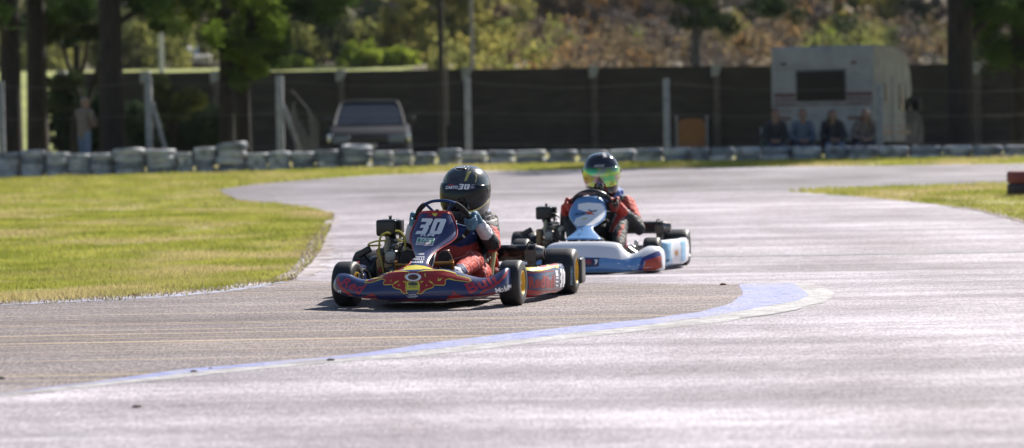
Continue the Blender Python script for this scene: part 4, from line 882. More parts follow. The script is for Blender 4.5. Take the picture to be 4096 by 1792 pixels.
# ================================================================== KART ONE (navy and red)
K1 = Kart(-.483, 16.23, R(10.5), 'navy, red and yellow racing kart with a white 30 on its nose panel, in front')
running_gear(K1, .56, .68, M_yrim, None)
wfl = wheel(K1, .490, 0, .131, .128, M_yrim, R(-2)); wfr = wheel(K1, -.490, 0, .131, .128, M_yrim, R(-6))
wrl = wheel(K1, .595, 1.05, .140, .21, M_yrim); wrr = wheel(K1, -.595, 1.05, .140, .21, M_yrim)
b1 = bumper(K1, [(1334,1118,1150,-.13),(1340,1100,1163,-.16),(1350,1094,1173,-.195),(1382,1098,1186,-.25),(1440,1119,1194,-.31),(1495,1111,1199,-.35),(1545,1090,1202,-.375),(1600,1083,1204,-.395),(1655,1080,1205,-.40),(1720,1079,1204,-.40),(1768,1078,1202,-.39),(1830,1092,1197,-.365),(1895,1110,1190,-.335),(1945,1110,1184,-.30),(1985,1092,1176,-.26),(2015,1073,1168,-.225),(2030,1080,1163,-.20),(2040,1112,1155,-.17)], M_navy)
n1, nr1 = nassau(K1, [(1690,1790,843,.235),(1676,1802,850,.228),(1662,1815,880,.20),(1645,1825,915,.165),(1637,1822,945,.12),(1641,1800,968,.07),(1650,1764,990,.015),(1651,1735,1012,-.05),(1647,1718,1035,-.12),(1634,1713,1056,-.19),(1600,1733,1073,-.26),(1576,1750,1084,-.30),(1580,1746,1091,-.31)], M_navy, M_redrim)
pl1 = pod(K1, 1, M_navy); pr1 = pod(K1, -1, M_navy)
# front bumper art, traced in photograph coordinates and laid on the bodywork
c1 = crop(1300, 900, 3.315); c2 = crop(1400, 780, 3.315); c4 = crop(1900, 900, 3.315); c3 = crop(1720, 640, 4.335)
D1 = Decal([b1], K1.K); Dn = Decal([n1], K1.K)
bullL = c1((1112,622),(1000,612),(900,618),(840,632),(780,650),(740,672),(690,705),(600,712),(540,745),(525,765),(600,768),(680,745),(760,718),(805,735),(776,760),(780,795),(850,795),(895,790),(905,830),(960,850),(1000,855),(1020,890),(1050,910),(1095,905),(1075,870),(1070,800),(1090,755),(1112,740))
bullR = c1((1228,622),(1340,605),(1460,600),(1560,600),(1640,615),(1725,640),(1750,670),(1850,690),(1920,710),(1938,740),(1900,758),(1820,745),(1720,735),(1640,715),(1590,735),(1600,765),(1580,800),(1510,800),(1440,795),(1435,830),(1380,845),(1330,860),(1300,895),(1270,912),(1215,905),(1250,870),(1255,800),(1240,755),(1228,740))
art = MB(); 
D1.poly(art, c1((1106,620),(1234,620),(1234,760),(1106,760)), .0016, 0)
for b_ in (bullL, bullR): D1.poly(art, b_, .002, 0)
band = c1((120,925),(165,945),(300,965),(400,952),(500,957),(560,935),(630,900),(660,925),(700,975),(760,990),(1600,978),(1645,945),(1705,900),(1690,860),(1730,905),(1800,932),(1900,942),(2050,927),(2150,912),(2350,872),(2460,862),(2470,905),(2300,940),(1900,1000),(1700,1030),(1000,1050),(400,1050),(180,1010),(110,960))
D1.poly(art, band, .0016, 0)
D1.poly(art, c1((130,700),(160,650),(185,700),(215,790),(280,860),(370,935),(330,940),(240,890),(170,810)), .0016, 0)
D1.poly(art, c1((2050,905),(2110,855),(2220,800),(2300,745),(2370,665),(2425,590),(2428,615),(2400,680),(2320,770),(2230,830),(2130,880),(2060,918)), .0018, 0)
art.build('red_artwork', M_redart, b1)
ya = MB()
for b_ in (bullL, bullR): D1.strip(ya, b_, 3.0, .0028, 0, True)
D1.poly(ya, c1((1085,752),(1248,752),(1252,866),(1078,866)), .0030)
for q in (((980,800),(6)), ((1345,802),(6))):
    pts = [(q[0][0]+10*math.cos(a), q[0][1]+9*math.sin(a)) for a in [k*PI/5 for k in range(10)]]; D1.poly(ya, c1(*pts), .0032)
for b_ in (((1050,700),(1062,665),(1078,640),(1072,690)), ((1325,690),(1316,650),(1330,640),(1340,690)), ((900,790),(930,755),(985,735),(960,765)), ((1440,790),(1420,755),(1370,738),(1395,765)), ((1075,745),(1030,748),(1070,775)), ((1265,745),(1310,745),(1275,775)), ((870,760),(890,725),(870,735)), ((1500,690),(1510,725),(1560,700),(1530,740),(1495,745)), ((690,705),(790,675),(760,700),(700,722)), ((1610,665),(1640,705),(1720,722),(1650,722))): D1.poly(ya, c1(*b_), .0032)
ya.build('yellow_artwork', M_yel, b1)
ring = lambda cx, cy, rx, ry, n=22: [(cx+rx*math.cos(2*PI*k/n), cy+ry*math.sin(2*PI*k/n)) for k in range(n)]
em = MB(); D1.poly(em, c1(*ring(1170,694,107,54)), .0042, 0, [c1(*ring(1170,694,70,38))]); em.build('round_badge', M_whtxt, b1)
em = MB(); D1.poly(em, c1(*ring(1170,694,70,38)), .0040, 0); em.build('badge_centre', mat('badge_dark', (.05,.02,.02), .5, col2=(.20,.09,.06), scale=30), b1)
em = MB(); D1.poly(em, c1((1100,770),(1170,755),(1235,772),(1225,800),(1165,808),(1110,798)), .0036); D1.text(em, 'ASTON MARTIN', c1((1112,815),(1218,815),(1218,832),(1112,832)), .0038); em.build('dark_marking', M_grey, b1)
wt = MB(); D1.text(wt, 'fia ACTION', c1((1110,915),(1210,915),(1210,932),(1110,932)), bold=.03); D1.text(wt, 'FOR ROAD SAFETY', c1((1110,936),(1232,936),(1232,950),(1110,950)), bold=.01); D1.strip(wt, c1((1082,932),(1100,950),(1150,962),(1205,962)), 1.1); D1.strip(wt, c1((1098,964),(1150,950),(1232,944)), 1.1)
D1.text(wt, 'bil', c1((108,850),(160,856),(158,922),(105,912)), bold=.05); D1.poly(wt, c1((172,864),(218,866),(208,932),(165,928)), .003, 0, [c1((186,876),(200,878),(194,920),(182,918))])
D1.text(wt, 'M', c1((2250,838),(2318,828),(2330,888),(2264,900)), bold=.02); D1.poly(wt, c1(*ring(2347,862,22,24,14)), .003, 0, [c1(*ring(2347,862,13,15,14))]); D1.text(wt, 'bil', c1((2370,808),(2430,796),(2442,870),(2382,884)), bold=.05); D1.poly(wt, c1((2436,796),(2470,790),(2474,856),(2446,864)), .003)
wt.build('white_lettering', M_whtxt, b1)
rt = MB(); D1.text(rt, 'Red', c1((282,702),(562,790),(455,925),(200,790)), bold=.03); D1.text(rt, 'Bull', c1((1845,785),(2215,640),(2292,765),(1918,918)), bold=.03); rt.build('red_lettering', M_redtxt, b1)
# nose panel art
wt = MB(); Dn.glyphs(wt, G30, c2((925,308),(1282,318),(1222,520),(866,520)), .002); Dn.text(wt, 'RM', c2((955,515),(1130,517),(1110,553),(930,550)), bold=.02)
Dn.poly(wt, c2((898,563),(1127,575),(1098,676),(980,668),(868,666)), .002)
for s, q in (('CITRIX', ((848,770),(990,772),(986,798),(844,794))), ('Hisense', ((826,806),(990,808),(992,832),(818,830))), ('PIRELLI', ((800,838),(982,838),(985,864),(792,864)))): Dn.text(wt, s, c2(*q), bold=.03, off=.002)
Dn.text(wt, 'Mobil', c2((785,876),(915,876),(915,903),(779,903)), bold=.04, off=.002); Dn.poly(wt, c2((925,874),(970,874),(966,904),(922,904)), .002, 0, [c2((942,880),(952,880),(950,899),(940,899))]); wt.build('white_lettering', M_whtxt, n1)
em = MB(); Dn.poly(em, c2((908,574),(1113,584),(1098,632),(892,620)), .0032); em.build('green_badge', M_green, n1)
em = MB(); Dn.poly(em, c2((888,630),(1096,640),(1084,664),(980,660),(880,656)), .0032); em.build('red_badge', M_redart, n1)
em = MB(); Dn.text(em, 'TAG', c2((930,578),(1085,585),(1070,622),(915,614)), off=.0044, bold=.05); Dn.text(em, 'HEUER', c2((892,634),(1088,641),(1078,661),(884,655)), off=.0044, bold=.04); em.build('badge_lettering', M_whtxt, n1)
em = MB(); Dn.poly(em, c1((960,592),(1020,566),(1090,544),(1200,530),(1320,545),(1400,570),(1440,590),(1300,585),(1232,608),(1218,645),(1112,645),(1098,608),(1000,590)), .002); Dn.poly(em, c2((1085,243),(1165,243),(1140,282),(1112,282)), .0026); em.build('yellow_artwork', M_yel, n1)
em = MB(); Dn.poly(em, c1((920,604),(990,590),(1098,606),(1110,645),(1000,640)), .0018); Dn.poly(em, c1((1222,645),(1232,608),(1300,586),(1440,592),(1470,600),(1400,628)), .0018); Dn.text(em, 'Red Bull', c2((1015,288),(1208,290),(1205,308),(1008,306)), bold=.03, off=.002)
Dn.poly(em, c2((1085,282),(1025,270),(1045,250),(1100,258)), .002); Dn.poly(em, c2((1150,282),(1225,270),(1200,250),(1150,258)), .002)
em.build('red_artwork', M_redart, n1)
Dn.poly(em2 := MB(), c2((918,262),(960,208),(1290,208),(1345,262),(1280,243),(960,243)), .003); em2.build('red_top_band', M_redrim, n1)
mb = MB(); mb.box(K1.loc(1749,841,.24), (.018,.02,.012), bev=.002); mb.build('panel_bolt', M_blk, n1)
# pod art
Dp = Decal([pl1], K1.K, 5)
em = MB(); Dp.text(em, 'Red', c4((705,680),(928,664),(926,838),(722,846)), bold=.04, off=.002); Dp.text(em, 'Bull', c4((940,682),(1055,664),(1055,836),(942,846)), bold=.04, off=.002)
Dp.strip(em, c4((672,640),(850,625),(1045,610)), 4.5, .002); Dp.poly(em, c4((676,845),(760,868),(950,872),(1180,842),(1185,935),(676,960)), .002); em.build('red_artwork', M_redart, pl1)
em = MB(); Dp.poly(em, c4((655,560),(700,525),(760,505),(900,500),(1090,500),(1110,530),(1100,580),(1060,560),(960,590),(850,618),(670,606)), .002); em.build('yellow_artwork', M_yel, pl1)
em = MB(); Dp.poly(em, c4((800,580),(830,540),(880,545),(910,530),(960,530),(940,575),(905,560),(870,585)), .0035); Dp.poly(em, c4((980,530),(1060,510),(1100,520),(1080,550),(1020,560)), .0035); em.build('bull_artwork', M_redart, pl1)
em = MB(); Dp.glyphs(em, G30, c4((1118,575),(1192,590),(1190,815),(1122,828)), .0035)
for k, q in enumerate(((1060,600),(1065,640),(1068,690),(1066,740),(1066,790))): Dp.poly(em, c4(q,(q[0]+38,q[1]+3),(q[0]+34,q[1]+(40 if k < 2 else 22)),(q[0]+4,q[1]+(36 if k < 2 else 18))), .0035)
em.build('white_lettering', M_whtxt, pl1)
Dt = Decal([wrl], K1.K, 5); em = MB(); Dt.text(em, 'PRONEC', c4((1264,792),(1266,552),(1292,548),(1296,792)), bold=.03, off=.002); em.build('tyre_lettering', mat('tyre_text', (.30,.50,.62), .5), wrl)
# mechanical parts
P1, N1, E1 = steering(K1, (.013,.35,.478), .158, mat('suede_grip', (.010,.010,.011), .9, col2=(.02,.02,.02), scale=50, bump=.5, bscale=200), mat('blue_alloy', (.02,.06,.17), .35, metal=.7))
mb = MB(); mb.box((.08,.345,.465), (.03,.02,.03), bev=.004); mb.build('clutch_lever', M_steel, K1.root)
engine(K1, (-.375,.66,.14))
hs = MB(); L = K1.loc; 
hs.tube([L(1563,935,.52), L(1545,932,.5), L(1524,945,.5), L(1517,975,.5), L(1516,1015,.52)], .0065, 8, smooth=5); hs.tube([L(1583,924,.52), L(1600,926,.5), L(1616,945,.5), L(1621,970,.5), L(1621,1000,.52)], .0065, 8, smooth=5)
hs.tube([L(1545,963,.5), L(1510,964,.52), L(1480,973,.55), L(1476,982,.58), L(1525,981,.6)], .0055, 8, smooth=5); hs.tube([L(1592,960,.55), L(1620,968,.55), L(1640,980,.55)], .005, 8, smooth=4); hs.tube([L(1517,1010,.5), L(1526,1050,.5), L(1535,1095,.5)], .005, 8, smooth=4)
hs.build('fuel_hose', M_hose, K1.root)
exhaust(K1, .19, .515, .93, .258, .051, M_rust)
seat(K1, .03, .20, mat('seat_black', (.012,.012,.014), .35, col2=(.02,.02,.02), scale=9, coat=.3), M_blk)
mb = MB()
mb.tube([L(1962,1100,.62), L(1972,1040,.66), L(1982,975,.72)], [.016, .018, .015], 10, smooth=5); mb.build('seat_side_edge', mat('seat_yellow', (.62,.55,.15), .4, col2=(.66,.62,.35), scale=4), K1.root)
mb = MB(); mb.box(L(1985,1045,.8), (.02,.04,.075), Matrix.Rotation(R(-15), 3, 'Y'), bev=.004); mb.tube([L(1980,1020,.75), L(1990,1015,.75)], .01, 8); mb.build('seat_stay', M_redal, K1.root)
bt = MB(); c = L(1785,1040,.22); bt.lathe([(-.06,0), (-.06,.036), (-.045,.040), (.0,.040), (.02,.030), (.03,.022), (.035,.022)], c, (0,0,1), 24); bo = bt.build('fuel_tank', M_bottle, K1.root)
ct = MB(); ct.lathe([(.034,.0), (.034,.025), (.056,.025), (.060,.020), (.060,0)], c, (0,0,1), 20); ct.build('cap', M_brown, bo)
pd = MB(); pd.tube([L(1735,1054,-.16), L(1806,1052,-.16)], .010, 8); pd.tube([L(1811,1047,-.16), L(1814,1105,-.12)], .009, 8); pd.tube([L(1800,1049,-.16), L(1815,1048,-.16)], .014, 10); pd.build('pedal', M_orange, K1.root)
pd = MB(); pd.tube([L(1584,1045,-.16), L(1586,1105,-.12)], .009, 8); pd.tube([L(1582,1060,-.16), L(1650,1062,-.16)], .009, 8); pd.build('pedal', M_orange, K1.root)
rb = MB(); 
for s in (-1, 1): rb.box((s*.695,1.20,.135), (.040,.16,.16), bev=.018)
rb.tube([(-.70,1.27,.11), (.70,1.27,.11)], .022, 10); rb.tube([(-.6,1.22,.16), (.6,1.22,.16)], .014, 8)
for s in (-1, 1): rb.tube([(s*.3,1.1,.07), (s*.3,1.26,.11)], .012, 8)
rb.build('rear_bumper', M_blk, K1.root)
mb = MB(); mb.tube([L(1408,1060,.12), L(1438,1056,.14)], .016, 12); mb.build('brake_cylinder', M_redal, K1.root)
mb = MB(); mb.tube([L(1440,1100,.2), L(1450,1080,.25), L(1470,1090,.3), L(1480,1115,.3)], .010, 8, smooth=4); mb.build('pod_bar', M_blk, K1.root)
# ---- driver one
M_red = mat('red_suit', (.40,.035,.025), .75, col2=(.50,.055,.035), scale=9, detail=8, bump=.6, bscale=35)
M_blue1 = mat('blue_suit', (.012,.022,.09), .75, col2=(.02,.04,.14), scale=7, detail=8, bump=.5, bscale=30)
M_blacks = mat('black_suit', (.014,.014,.016), .7, col2=(.03,.03,.033), scale=9, detail=8, bump=.6, bscale=35)
M_whs = mat('white_suit', (.66,.66,.70), .7, col2=(.55,.55,.60), scale=12, bump=.4, bscale=40)
M_collar = mat('blue_collar', (.05,.10,.32), .7, col2=(.12,.20,.50), scale=6, bump=.5, bscale=30)
M_glove = mat('teal_glove', (.06,.16,.24), .65, col2=(.13,.28,.38), scale=16, bump=.5, bscale=80)
p1 = empty('person', K1.pos, -K1.yaw, 'driver in a red and navy suit and dark yellow-banded helmet, holding the front kart wheel', 'person')
SL, SR = Vector((.185,.86,.455)), Vector((-.165,.86,.455)); EL, ER = Vector((.255,.625,.325)), Vector((-.245,.62,.31)); HL_ = P1(-4); HRt = P1(184)
WL = Vector((.225,.425,.445)); WR = Vector((-.19,.43,.44))
mE = EL.lerp(WL, .25); mE2 = EL.lerp(WL, .52)
segs = [((0,.90,.16),(.0,.92,.26),.125,.130,0), ((.0,.92,.30),(.02,.90,.42),.13,.115,1), ((-.12,.88,.42),(.13,.88,.42),.072,.072,1), ((.03,.87,.47),(.045,.84,.56),.062,.068,4), ((.10,.90,.47),K1.loc(1922,842,.88),.062,.050,4), (K1.loc(1935,862,.86),K1.loc(1895,870,.82),.045,.045,4),
 (SL,SL.lerp(EL,.45),.060,.056,2), (SL.lerp(EL,.4),EL,.055,.047,0), (EL,mE,.047,.045,2), (mE,mE2,.046,.044,2), (mE2,WL,.043,.036,3), ((.13,.88,.44),SL,.06,.062,2),
 (SR,SR.lerp(ER,.45),.058,.054,2), (SR.lerp(ER,.4),ER,.054,.046,0), (ER,ER.lerp(WR,.45),.046,.043,2), (ER.lerp(WR,.45),WR,.043,.034,3), ((-.12,.88,.43),SR,.06,.058,2),
 ((.07,.84,.15),(.175,.42,.235),.085,.062,0), ((.175,.42,.235),(.165,.10,.20),.060,.042,0), ((.165,.10,.20),(.163,.03,.188),.040,.038,5), ((.19,.60,.16),(.20,.46,.16),.06,.05,0),
 ((-.06,.84,.15),(-.15,.42,.25),.08,.06,0), ((-.15,.42,.25),(-.115,.10,.19),.058,.040,0), ((-.115,.10,.19),(-.11,.03,.182),.038,.036,5), ((-.04,.66,.22),(.08,.72,.27),.08,.085,0), ((0,.80,.22),(.05,.72,.36),.11,.09,1)]
body = fuse('body', segs, [M_red, M_blue1, M_blacks, M_whs, M_collar, M_blue1], p1, .0085, .0042, 20, 3)
fuse('glove', hand(HL_, E1, (1,0,0), -N1, WL), [M_glove], p1, .0036, .0006, 60, 2); fuse('glove', hand(HRt, E1, (-1,0,0), -N1, WR), [M_glove], p1, .0036, .0006, 60, 2)
M_shoe = mat('race_shoe', (.10,.14,.25), .5, col2=(.45,.46,.50), scale=14, lo=.5, hi=.56)
shoe(p1, (.112,-.055,.275), (.155,-.085,.135), (.163,.03,.185), M_shoe); shoe(p1, (-.103,-.055,.285), (-.11,-.085,.14), (-.11,.03,.18), M_shoe)
M_hel1 = mat('helmet_graphite', (.032,.039,.043), .25, col2=(.06,.068,.07), scale=9, metal=.25, coat=.8, lo=.42, hi=.5)
M_vis1 = mat('dark_visor', (.004,.005,.007), .10, spec=.35)
HM1 = Matrix.Translation(K1.loc(1864,768,.80)) @ Matrix.Rotation(-R(20)+K1.yaw, 4, 'Z') @ Matrix.Rotation(R(6), 4, 'X') @ Matrix.Rotation(R(3), 4, 'Y')
h1, v1 = helmet(p1, HM1, M_hel1, M_vis1, M_dark, 1.06)
Dh = Decal([h1], K1.K, 5); Dv = Decal([v1], K1.K, 5)
M_yh = mat('helmet_yellow', (.50,.43,.13), .3, coat=.6, col2=(.42,.37,.12), scale=8)
for q in (((640,212),(718,192),(640,345),(612,375),(598,355)), ((330,215),(300,270),(288,350),(274,375),(278,300),(300,245)), ((790,250),(815,265),(808,350),(792,388),(775,380),(795,340)), ((1028,640),(1018,735),(950,780),(880,840),(760,905),(650,930),(640,880),(730,845),(705,800),(800,770),(870,780),(880,740),(960,700)), ((225,690),(300,725),(330,800),(360,850),(300,840),(250,780))): em = MB(); Dh.poly(em, c3(*q), .0022); em.build('yellow_graphic', M_yh, h1)
em = MB(); Dv.poly(em, c3((262,428),(380,412),(800,405),(788,500),(500,518),(265,522)), .004); em.build('visor_strip', mat('visor_strip_navy', (.02,.02,.07), .4), h1)
em = MB(); Dv.text(em, 'CARTO', c3((285,452),(490,447),(484,500),(266,505)), bold=.05, off=.0055); Dv.glyphs(em, G30, c3((498,415),(695,415),(682,510),(486,514)), .0055); Dv.text(em, 'RM', c3((725,415),(790,412),(782,432),(716,435)), bold=.04, off=.0055); 
for k in range(3): Dv.strip(em, c3((700,455+k*16),(760,455+k*16)), 1.0, .0055)
Dh.poly(em, c3((468,95),(620,84),(600,130),(452,136)), .003, 0, [c3((482,102),(606,92),(592,124),(470,128))]); Dh.strip(em, c3((425,135),(440,165),(480,185),(560,175)), 1.2, .003); Dh.strip(em, c3((640,112),(680,125),(675,150),(655,185)), 1.2, .003)
em.build('white_lettering', M_whtxt, h1)
em = MB(); Dv.poly(em, c3((318,430),(400,418),(420,440),(320,447)), .0055); em.build('red_mark', M_redart, h1)
em = MB(); Dh.text(em, 'HAWK', c3((352,315),(525,308),(505,352),(338,360)), bold=.03, off=.002); Dh.poly(em, c3((760,720),(850,670),(980,560),(1005,570),(985,650),(920,680),(870,770),(840,770),(850,720),(800,735)), .002); Dh.poly(em, c3((600,780),(700,730),(740,735),(650,800)), .002); em.build('dark_graphic', mat('helmet_purple', (.035,.03,.04), .3, coat=.5), h1)
# stitched seams on the suit
Db = Decal([body], K1.K, 4); em = MB(); cc = crop(1280, 620, 1.7611)
for q in (((925,740),(1000,715),(1060,675)), ((1060,675),(1110,730),(1125,800)), ((1160,740),(1170,800),(1160,850)), ((1190,470),(1215,520),(1235,560)), ((1160,520),(1200,500),(1255,510)), ((1140,430),(1160,460),(1215,480)), ((1000,760),(1050,830),(1100,860))): Db.strip(em, cc(*q), 1.3, .002)
em.build('seam', M_whs, body)
em = MB(); Db.poly(em, cc((1150,438),(1215,412),(1225,420),(1165,448),(1185,465),(1245,450),(1250,460),(1180,478),(1150,455)), .003); em.build('collar_trim', mat('trim_grey', (.35,.34,.36), .6), body)
# ================================================================== KART TWO (light blue and white)
K2 = Kart(.557, 20.9, R(7.5), 'light blue and white racing kart with orange-red corner panel, behind the navy one')
running_gear(K2, .56, .68, M_yrim, None)
M_grim = mat('silver_rim', (.30,.30,.30), .35, metal=.8)
wheel(K2, .490, 0, .131, .128, M_grim, R(-2)); wheel(K2, -.490, 0, .131, .128, M_grim, R(-2)); w2 = wheel(K2, .595, 1.05, .140, .21, M_grim); wheel(K2, -.595, 1.05, .140, .21, M_grim)
b2 = bumper(K2, [(2052,1030,1075,-.15),(2060,1010,1083,-.20),(2090,1005,1086,-.25),(2130,1008,1088,-.30),(2165,1010,1090,-.33),(2195,980,1092,-.35),(2240,970,1092,-.37),(2300,968,1093,-.385),(2360,967,1093,-.39),(2420,968,1093,-.385),(2470,975,1092,-.37),(2495,1000,1091,-.35),(2520,1016,1090,-.33),(2550,1006,1088,-.31),(2590,986,1086,-.27),(2630,988,1084,-.23),(2650,1000,1082,-.19),(2658,1020,1078,-.16)], M_whbody, .07)
c6 = crop(2080, 780, 3.315); D2 = Decal([b2], K2.K, 6)
em = MB(); D2.poly(em, c6((150,850),(380,850),(740,822),(1120,832),(1350,858),(1620,815),(1570,1000),(1000,1040),(150,1040)), .0018); em.build('blue_panel', M_lblue, b2)
em = MB(); D2.poly(em, c6((1615,830),(1840,735),(1870,800),(1650,880),(1625,1000),(1560,1000)), .0022); em.build('navy_stripe', M_navy2, b2)
em = MB(); D2.poly(em, c6((1665,865),(1875,805),(1880,960),(1760,1010),(1625,1000)), .0024); em.build('orange_panel', M_orred, b2)
em = MB(); D2.poly(em, c6((730,838),(1050,835),(1045,945),(820,965),(720,960)), .0026); em.build('dark_sticker', mat('sticker_navy', (.03,.035,.09), .4), b2)
em = MB(); D2.text(em, 'FLE KAR', c6((750,858),(950,850),(950,915),(750,920)), bold=.05, off=.004); em.build('sticker_lettering', mat('sticker_red', (.35,.05,.06), .4), b2)
em = MB(); D2.poly(em, c6((985,855),(1035,858),(1020,905),(990,925),(1000,890)), .004); D2.poly(em, c6((830,885),(850,870),(862,905),(840,925)), .004); em.build('sticker_mark', M_whtxt, b2)
n2, nr2 = nassau(K2, [(2322,2392,784,.235),(2306,2404,791,.22),(2290,2418,812,.19),(2278,2424,838,.16),(2274,2422,860,.12),(2282,2413,880,.07),(2296,2392,898,.02),(2306,2372,910,-.03),(2298,2378,924,-.10),(2278,2392,940,-.17),(2262,2402,951,-.22),(2260,2404,956,-.23)], M_lblue, M_blk, rim=False)
c6b = c6; D3 = Decal([n2], K2.K, 6)
em = MB(); D3.poly(em, c6((770,120),(900,100),(1080,115),(1120,170),(1125,260),(1060,350),(960,400),(760,420),(715,370),(740,310),(860,265),(1000,255),(840,215),(770,190)), .0022); em.build('white_patch', M_whbody, n2)
em = MB(); D3.poly(em, c6((870,222),(940,222),(990,262),(930,258),(880,250)), .0034); em.build('orange_mark', mat('orange_mark', (.70,.10,.02), .4), n2)
em = MB(); D3.text(em, 'MSM', c6((730,240),(870,225),(862,262),(722,275)), off=.0034, bold=.02, shear=.3); D3.poly(em, c6((900,185),(960,210),(1025,195),(1010,222),(960,228),(920,215)), .0034); em.build('dark_lettering', mat('dark_lettering', (.05,.07,.14), .4), n2)
em = MB(); D3.poly(em, c6((820,312),(890,305),(895,322),(822,328)), .0034); em.build('yellow_mark', M_yel, n2)
em = MB(); em.lathe([(0,.008), (.006,.008), (.008,.0)], K2.loc(2328,920,-.115), (0,-1,.3), 10); em.build('panel_bolt', M_steel, n2)
pl2 = pod(K2, 1, M_whbody, .03, .228, xo=.705); pr2 = pod(K2, -1, M_lblue, .03, .215)
D4 = Decal([pl2], K2.K, 5)
em = MB(); D4.poly(em, c6((1850,520),(2010,520),(2000,760),(2030,960),(1850,960)), .002); D4.poly(em, c6((2110,520),(2190,520),(2200,960),(2130,930),(2140,700)), .002); em.build('sky_blue_band', M_skyb, pl2)
em = MB(); s_ = []
for k in range(20): a = k*PI/10; r_ = 34 if k % 2 else 15; s_.append((2075+r_*math.cos(a), 770+1.6*r_*math.sin(a)))
D4.poly(em, c6(*s_), .0025); em.build('sun_emblem', mat('sun_orange', (.62,.30,.12), .4), pl2)
em = MB(); D4.text(em, 'MSM', c6((1890,850),(1980,845),(1980,890),(1890,895)), off=.003, shear=.3); em.build('dark_lettering', MATS['dark_lettering'], pl2)
P2, N2, E2 = steering(K2, (.012,.33,.475), .160, MATS['suede_grip'], M_blk)
mb = MB(); c = Vector((.012,.33,.475)); q = [P2(a, .158)-N2*.004 for a in range(50, 134, 6)]; mb.tube(q, .021, 10); s2 = mb.build('wheel_pad', M_blk, K2.root)
D5 = Decal([s2], K2.K, 5); em = MB(); D5.text(em, 'KOSMIC KART', [(2315,772),(2383,770),(2383,777),(2315,779)], bold=.02, off=.002); em.build('pad_lettering', mat('pad_text', (.35,.20,.22), .5), s2)
engine(K2, (-.375,.66,.14)); exhaust(K2, .20, .56, .93, .30, .047, mat('black_pipe', (.014,.014,.016), .45, col2=(.03,.03,.033), scale=14))
seat(K2, .03, .20, MATS['seat_black'], M_blk)
L2 = K2.loc
hs = MB(); hs.tube([L2(2190,860,.55), L2(2205,852,.55), L2(2225,858,.55), L2(2238,870,.55)], .005, 8, smooth=4); hs.build('fuel_hose', M_dark, K2.root)
bt = MB(); c = Vector((.02,.22,.13)); bt.lathe([(-.06,0), (-.06,.036), (.0,.040), (.03,.022), (.035,.022), (.05,.022), (.05,0)], c, (0,0,1), 20); bt.build('fuel_tank', M_bottle, K2.root)
bb = MB(); bb.box(L2(2527,995,.25), (.05,.05,.06), Matrix.Rotation(.4, 3, 'Y'), bev=.01); bb.box(L2(2545,975,.3), (.03,.05,.05), bev=.008); bb.tube([L2(2515,990,.2), L2(2545,1010,.2)], .009, 8); bb.build('brake_cylinder', M_steel, K2.root)
rb = MB()
for s in (-1, 1): rb.box((s*.66,1.22,.11), (.05,.10,.12), bev=.02)
rb.tube([(-.66,1.25,.10), (.66,1.25,.10)], .022, 10); rb.build('rear_bumper', M_blk, K2.root)
# ---- driver two
p2 = empty('person', K2.pos, -K2.yaw, 'driver in black and red with a mirrored green visor, in the light blue kart', 'person')
SL, SR = L2(2506,818,.84), L2(2300,830,.88); EL, ER = L2(2556,915,.60), L2(2265,900,.62); HL_ = P2(8); HRt = P2(172); WL = L2(2474,828,.40); WR = L2(2263,832,.42)
M_blk2s = M_blacks
M_glove2 = mat('red_glove', (.38,.04,.03), .65, col2=(.05,.02,.02), scale=9, lo=.5, hi=.6, bump=.5, bscale=80)
KL = L2(2482,880,.48)
segs = [((0,.90,.16),(.0,.92,.30),.125,.13,0), ((.0,.92,.30),(.03,.88,.44),.13,.115,0), ((.12,.88,.52),K2.loc(2472,772,.86),.050,.042,2), (K2.loc(2472,772,.86),K2.loc(2455,782,.83),.045,.05,2), ((-.13,.88,.47),(.15,.86,.48),.075,.075,0), ((.05,.86,.52),(.07,.83,.60),.070,.072,2), ((.02,.76,.36),(.0,.62,.30),.12,.10,0),
 (SL,SL.lerp(EL,.62),.068,.055,1), (SL.lerp(EL,.55),EL,.054,.048,0), (EL,EL.lerp(WL,.68),.050,.043,0), (EL.lerp(WL,.7),WL,.040,.040,1), ((.13,.86,.48),SL,.07,.068,0),
 (SR,ER,.062,.048,0), (ER,ER.lerp(WR,.72),.048,.041,0), (ER.lerp(WR,.75),WR,.038,.038,1), ((-.12,.88,.47),SR,.07,.06,0),
 ((.08,.84,.15),KL,.085,.066,0), (KL,L2(2475,985,.12),.064,.045,0), ((-.07,.84,.15),L2(2285,890,.46),.08,.064,0), (L2(2285,890,.46),L2(2300,985,.12),.062,.042,0), (L2(2475,985,.12),L2(2470,1000,.06),.04,.038,0)]
body2 = fuse('body', segs, [M_blacks, M_red, M_collar], p2, .009, .0042, 20, 3)
fuse('glove', hand(HL_, E2, (1,0,0), -N2, WL), [M_glove2], p2, .0038, .0006, 60, 2); fuse('glove', hand(HRt, E2, (-1,0,0), -N2, WR), [M_glove2], p2, .0038, .0006, 60, 2)
shoe(p2, (.115,-.10,.24), (.15,.02,.11), (.155,.075,.155), M_blacks); shoe(p2, (-.105,-.10,.24), (-.11,.01,.11), (-.11,.07,.15), M_blacks)
Db = Decal([body2], K2.K, 4)
em = MB(); 
for q in (((1285,262),(1395,290),(1330,330),(1290,395),(1240,490),(1185,490),(1215,400),(1255,310)), ((1355,390),(1385,400),(1385,430),(1350,470),(1330,540),(1290,560),(1300,500),(1345,440))): Db.poly(em, c6(*q), .0025)
em.build('red_stripe', M_red, body2)
em = MB(); 
for q in (((1285,262),(1250,310),(1212,400),(1183,488)), ((1395,292),(1330,335),(1290,400),(1242,490)), ((1310,60),(1320,10),(1345,-20)), ((1370,150),(1420,190),(1460,250)), ((1440,200),(1500,240),(1540,290))): Db.strip(em, c6(*q), 1.6, .004)
em.build('seam', M_whs, body2)
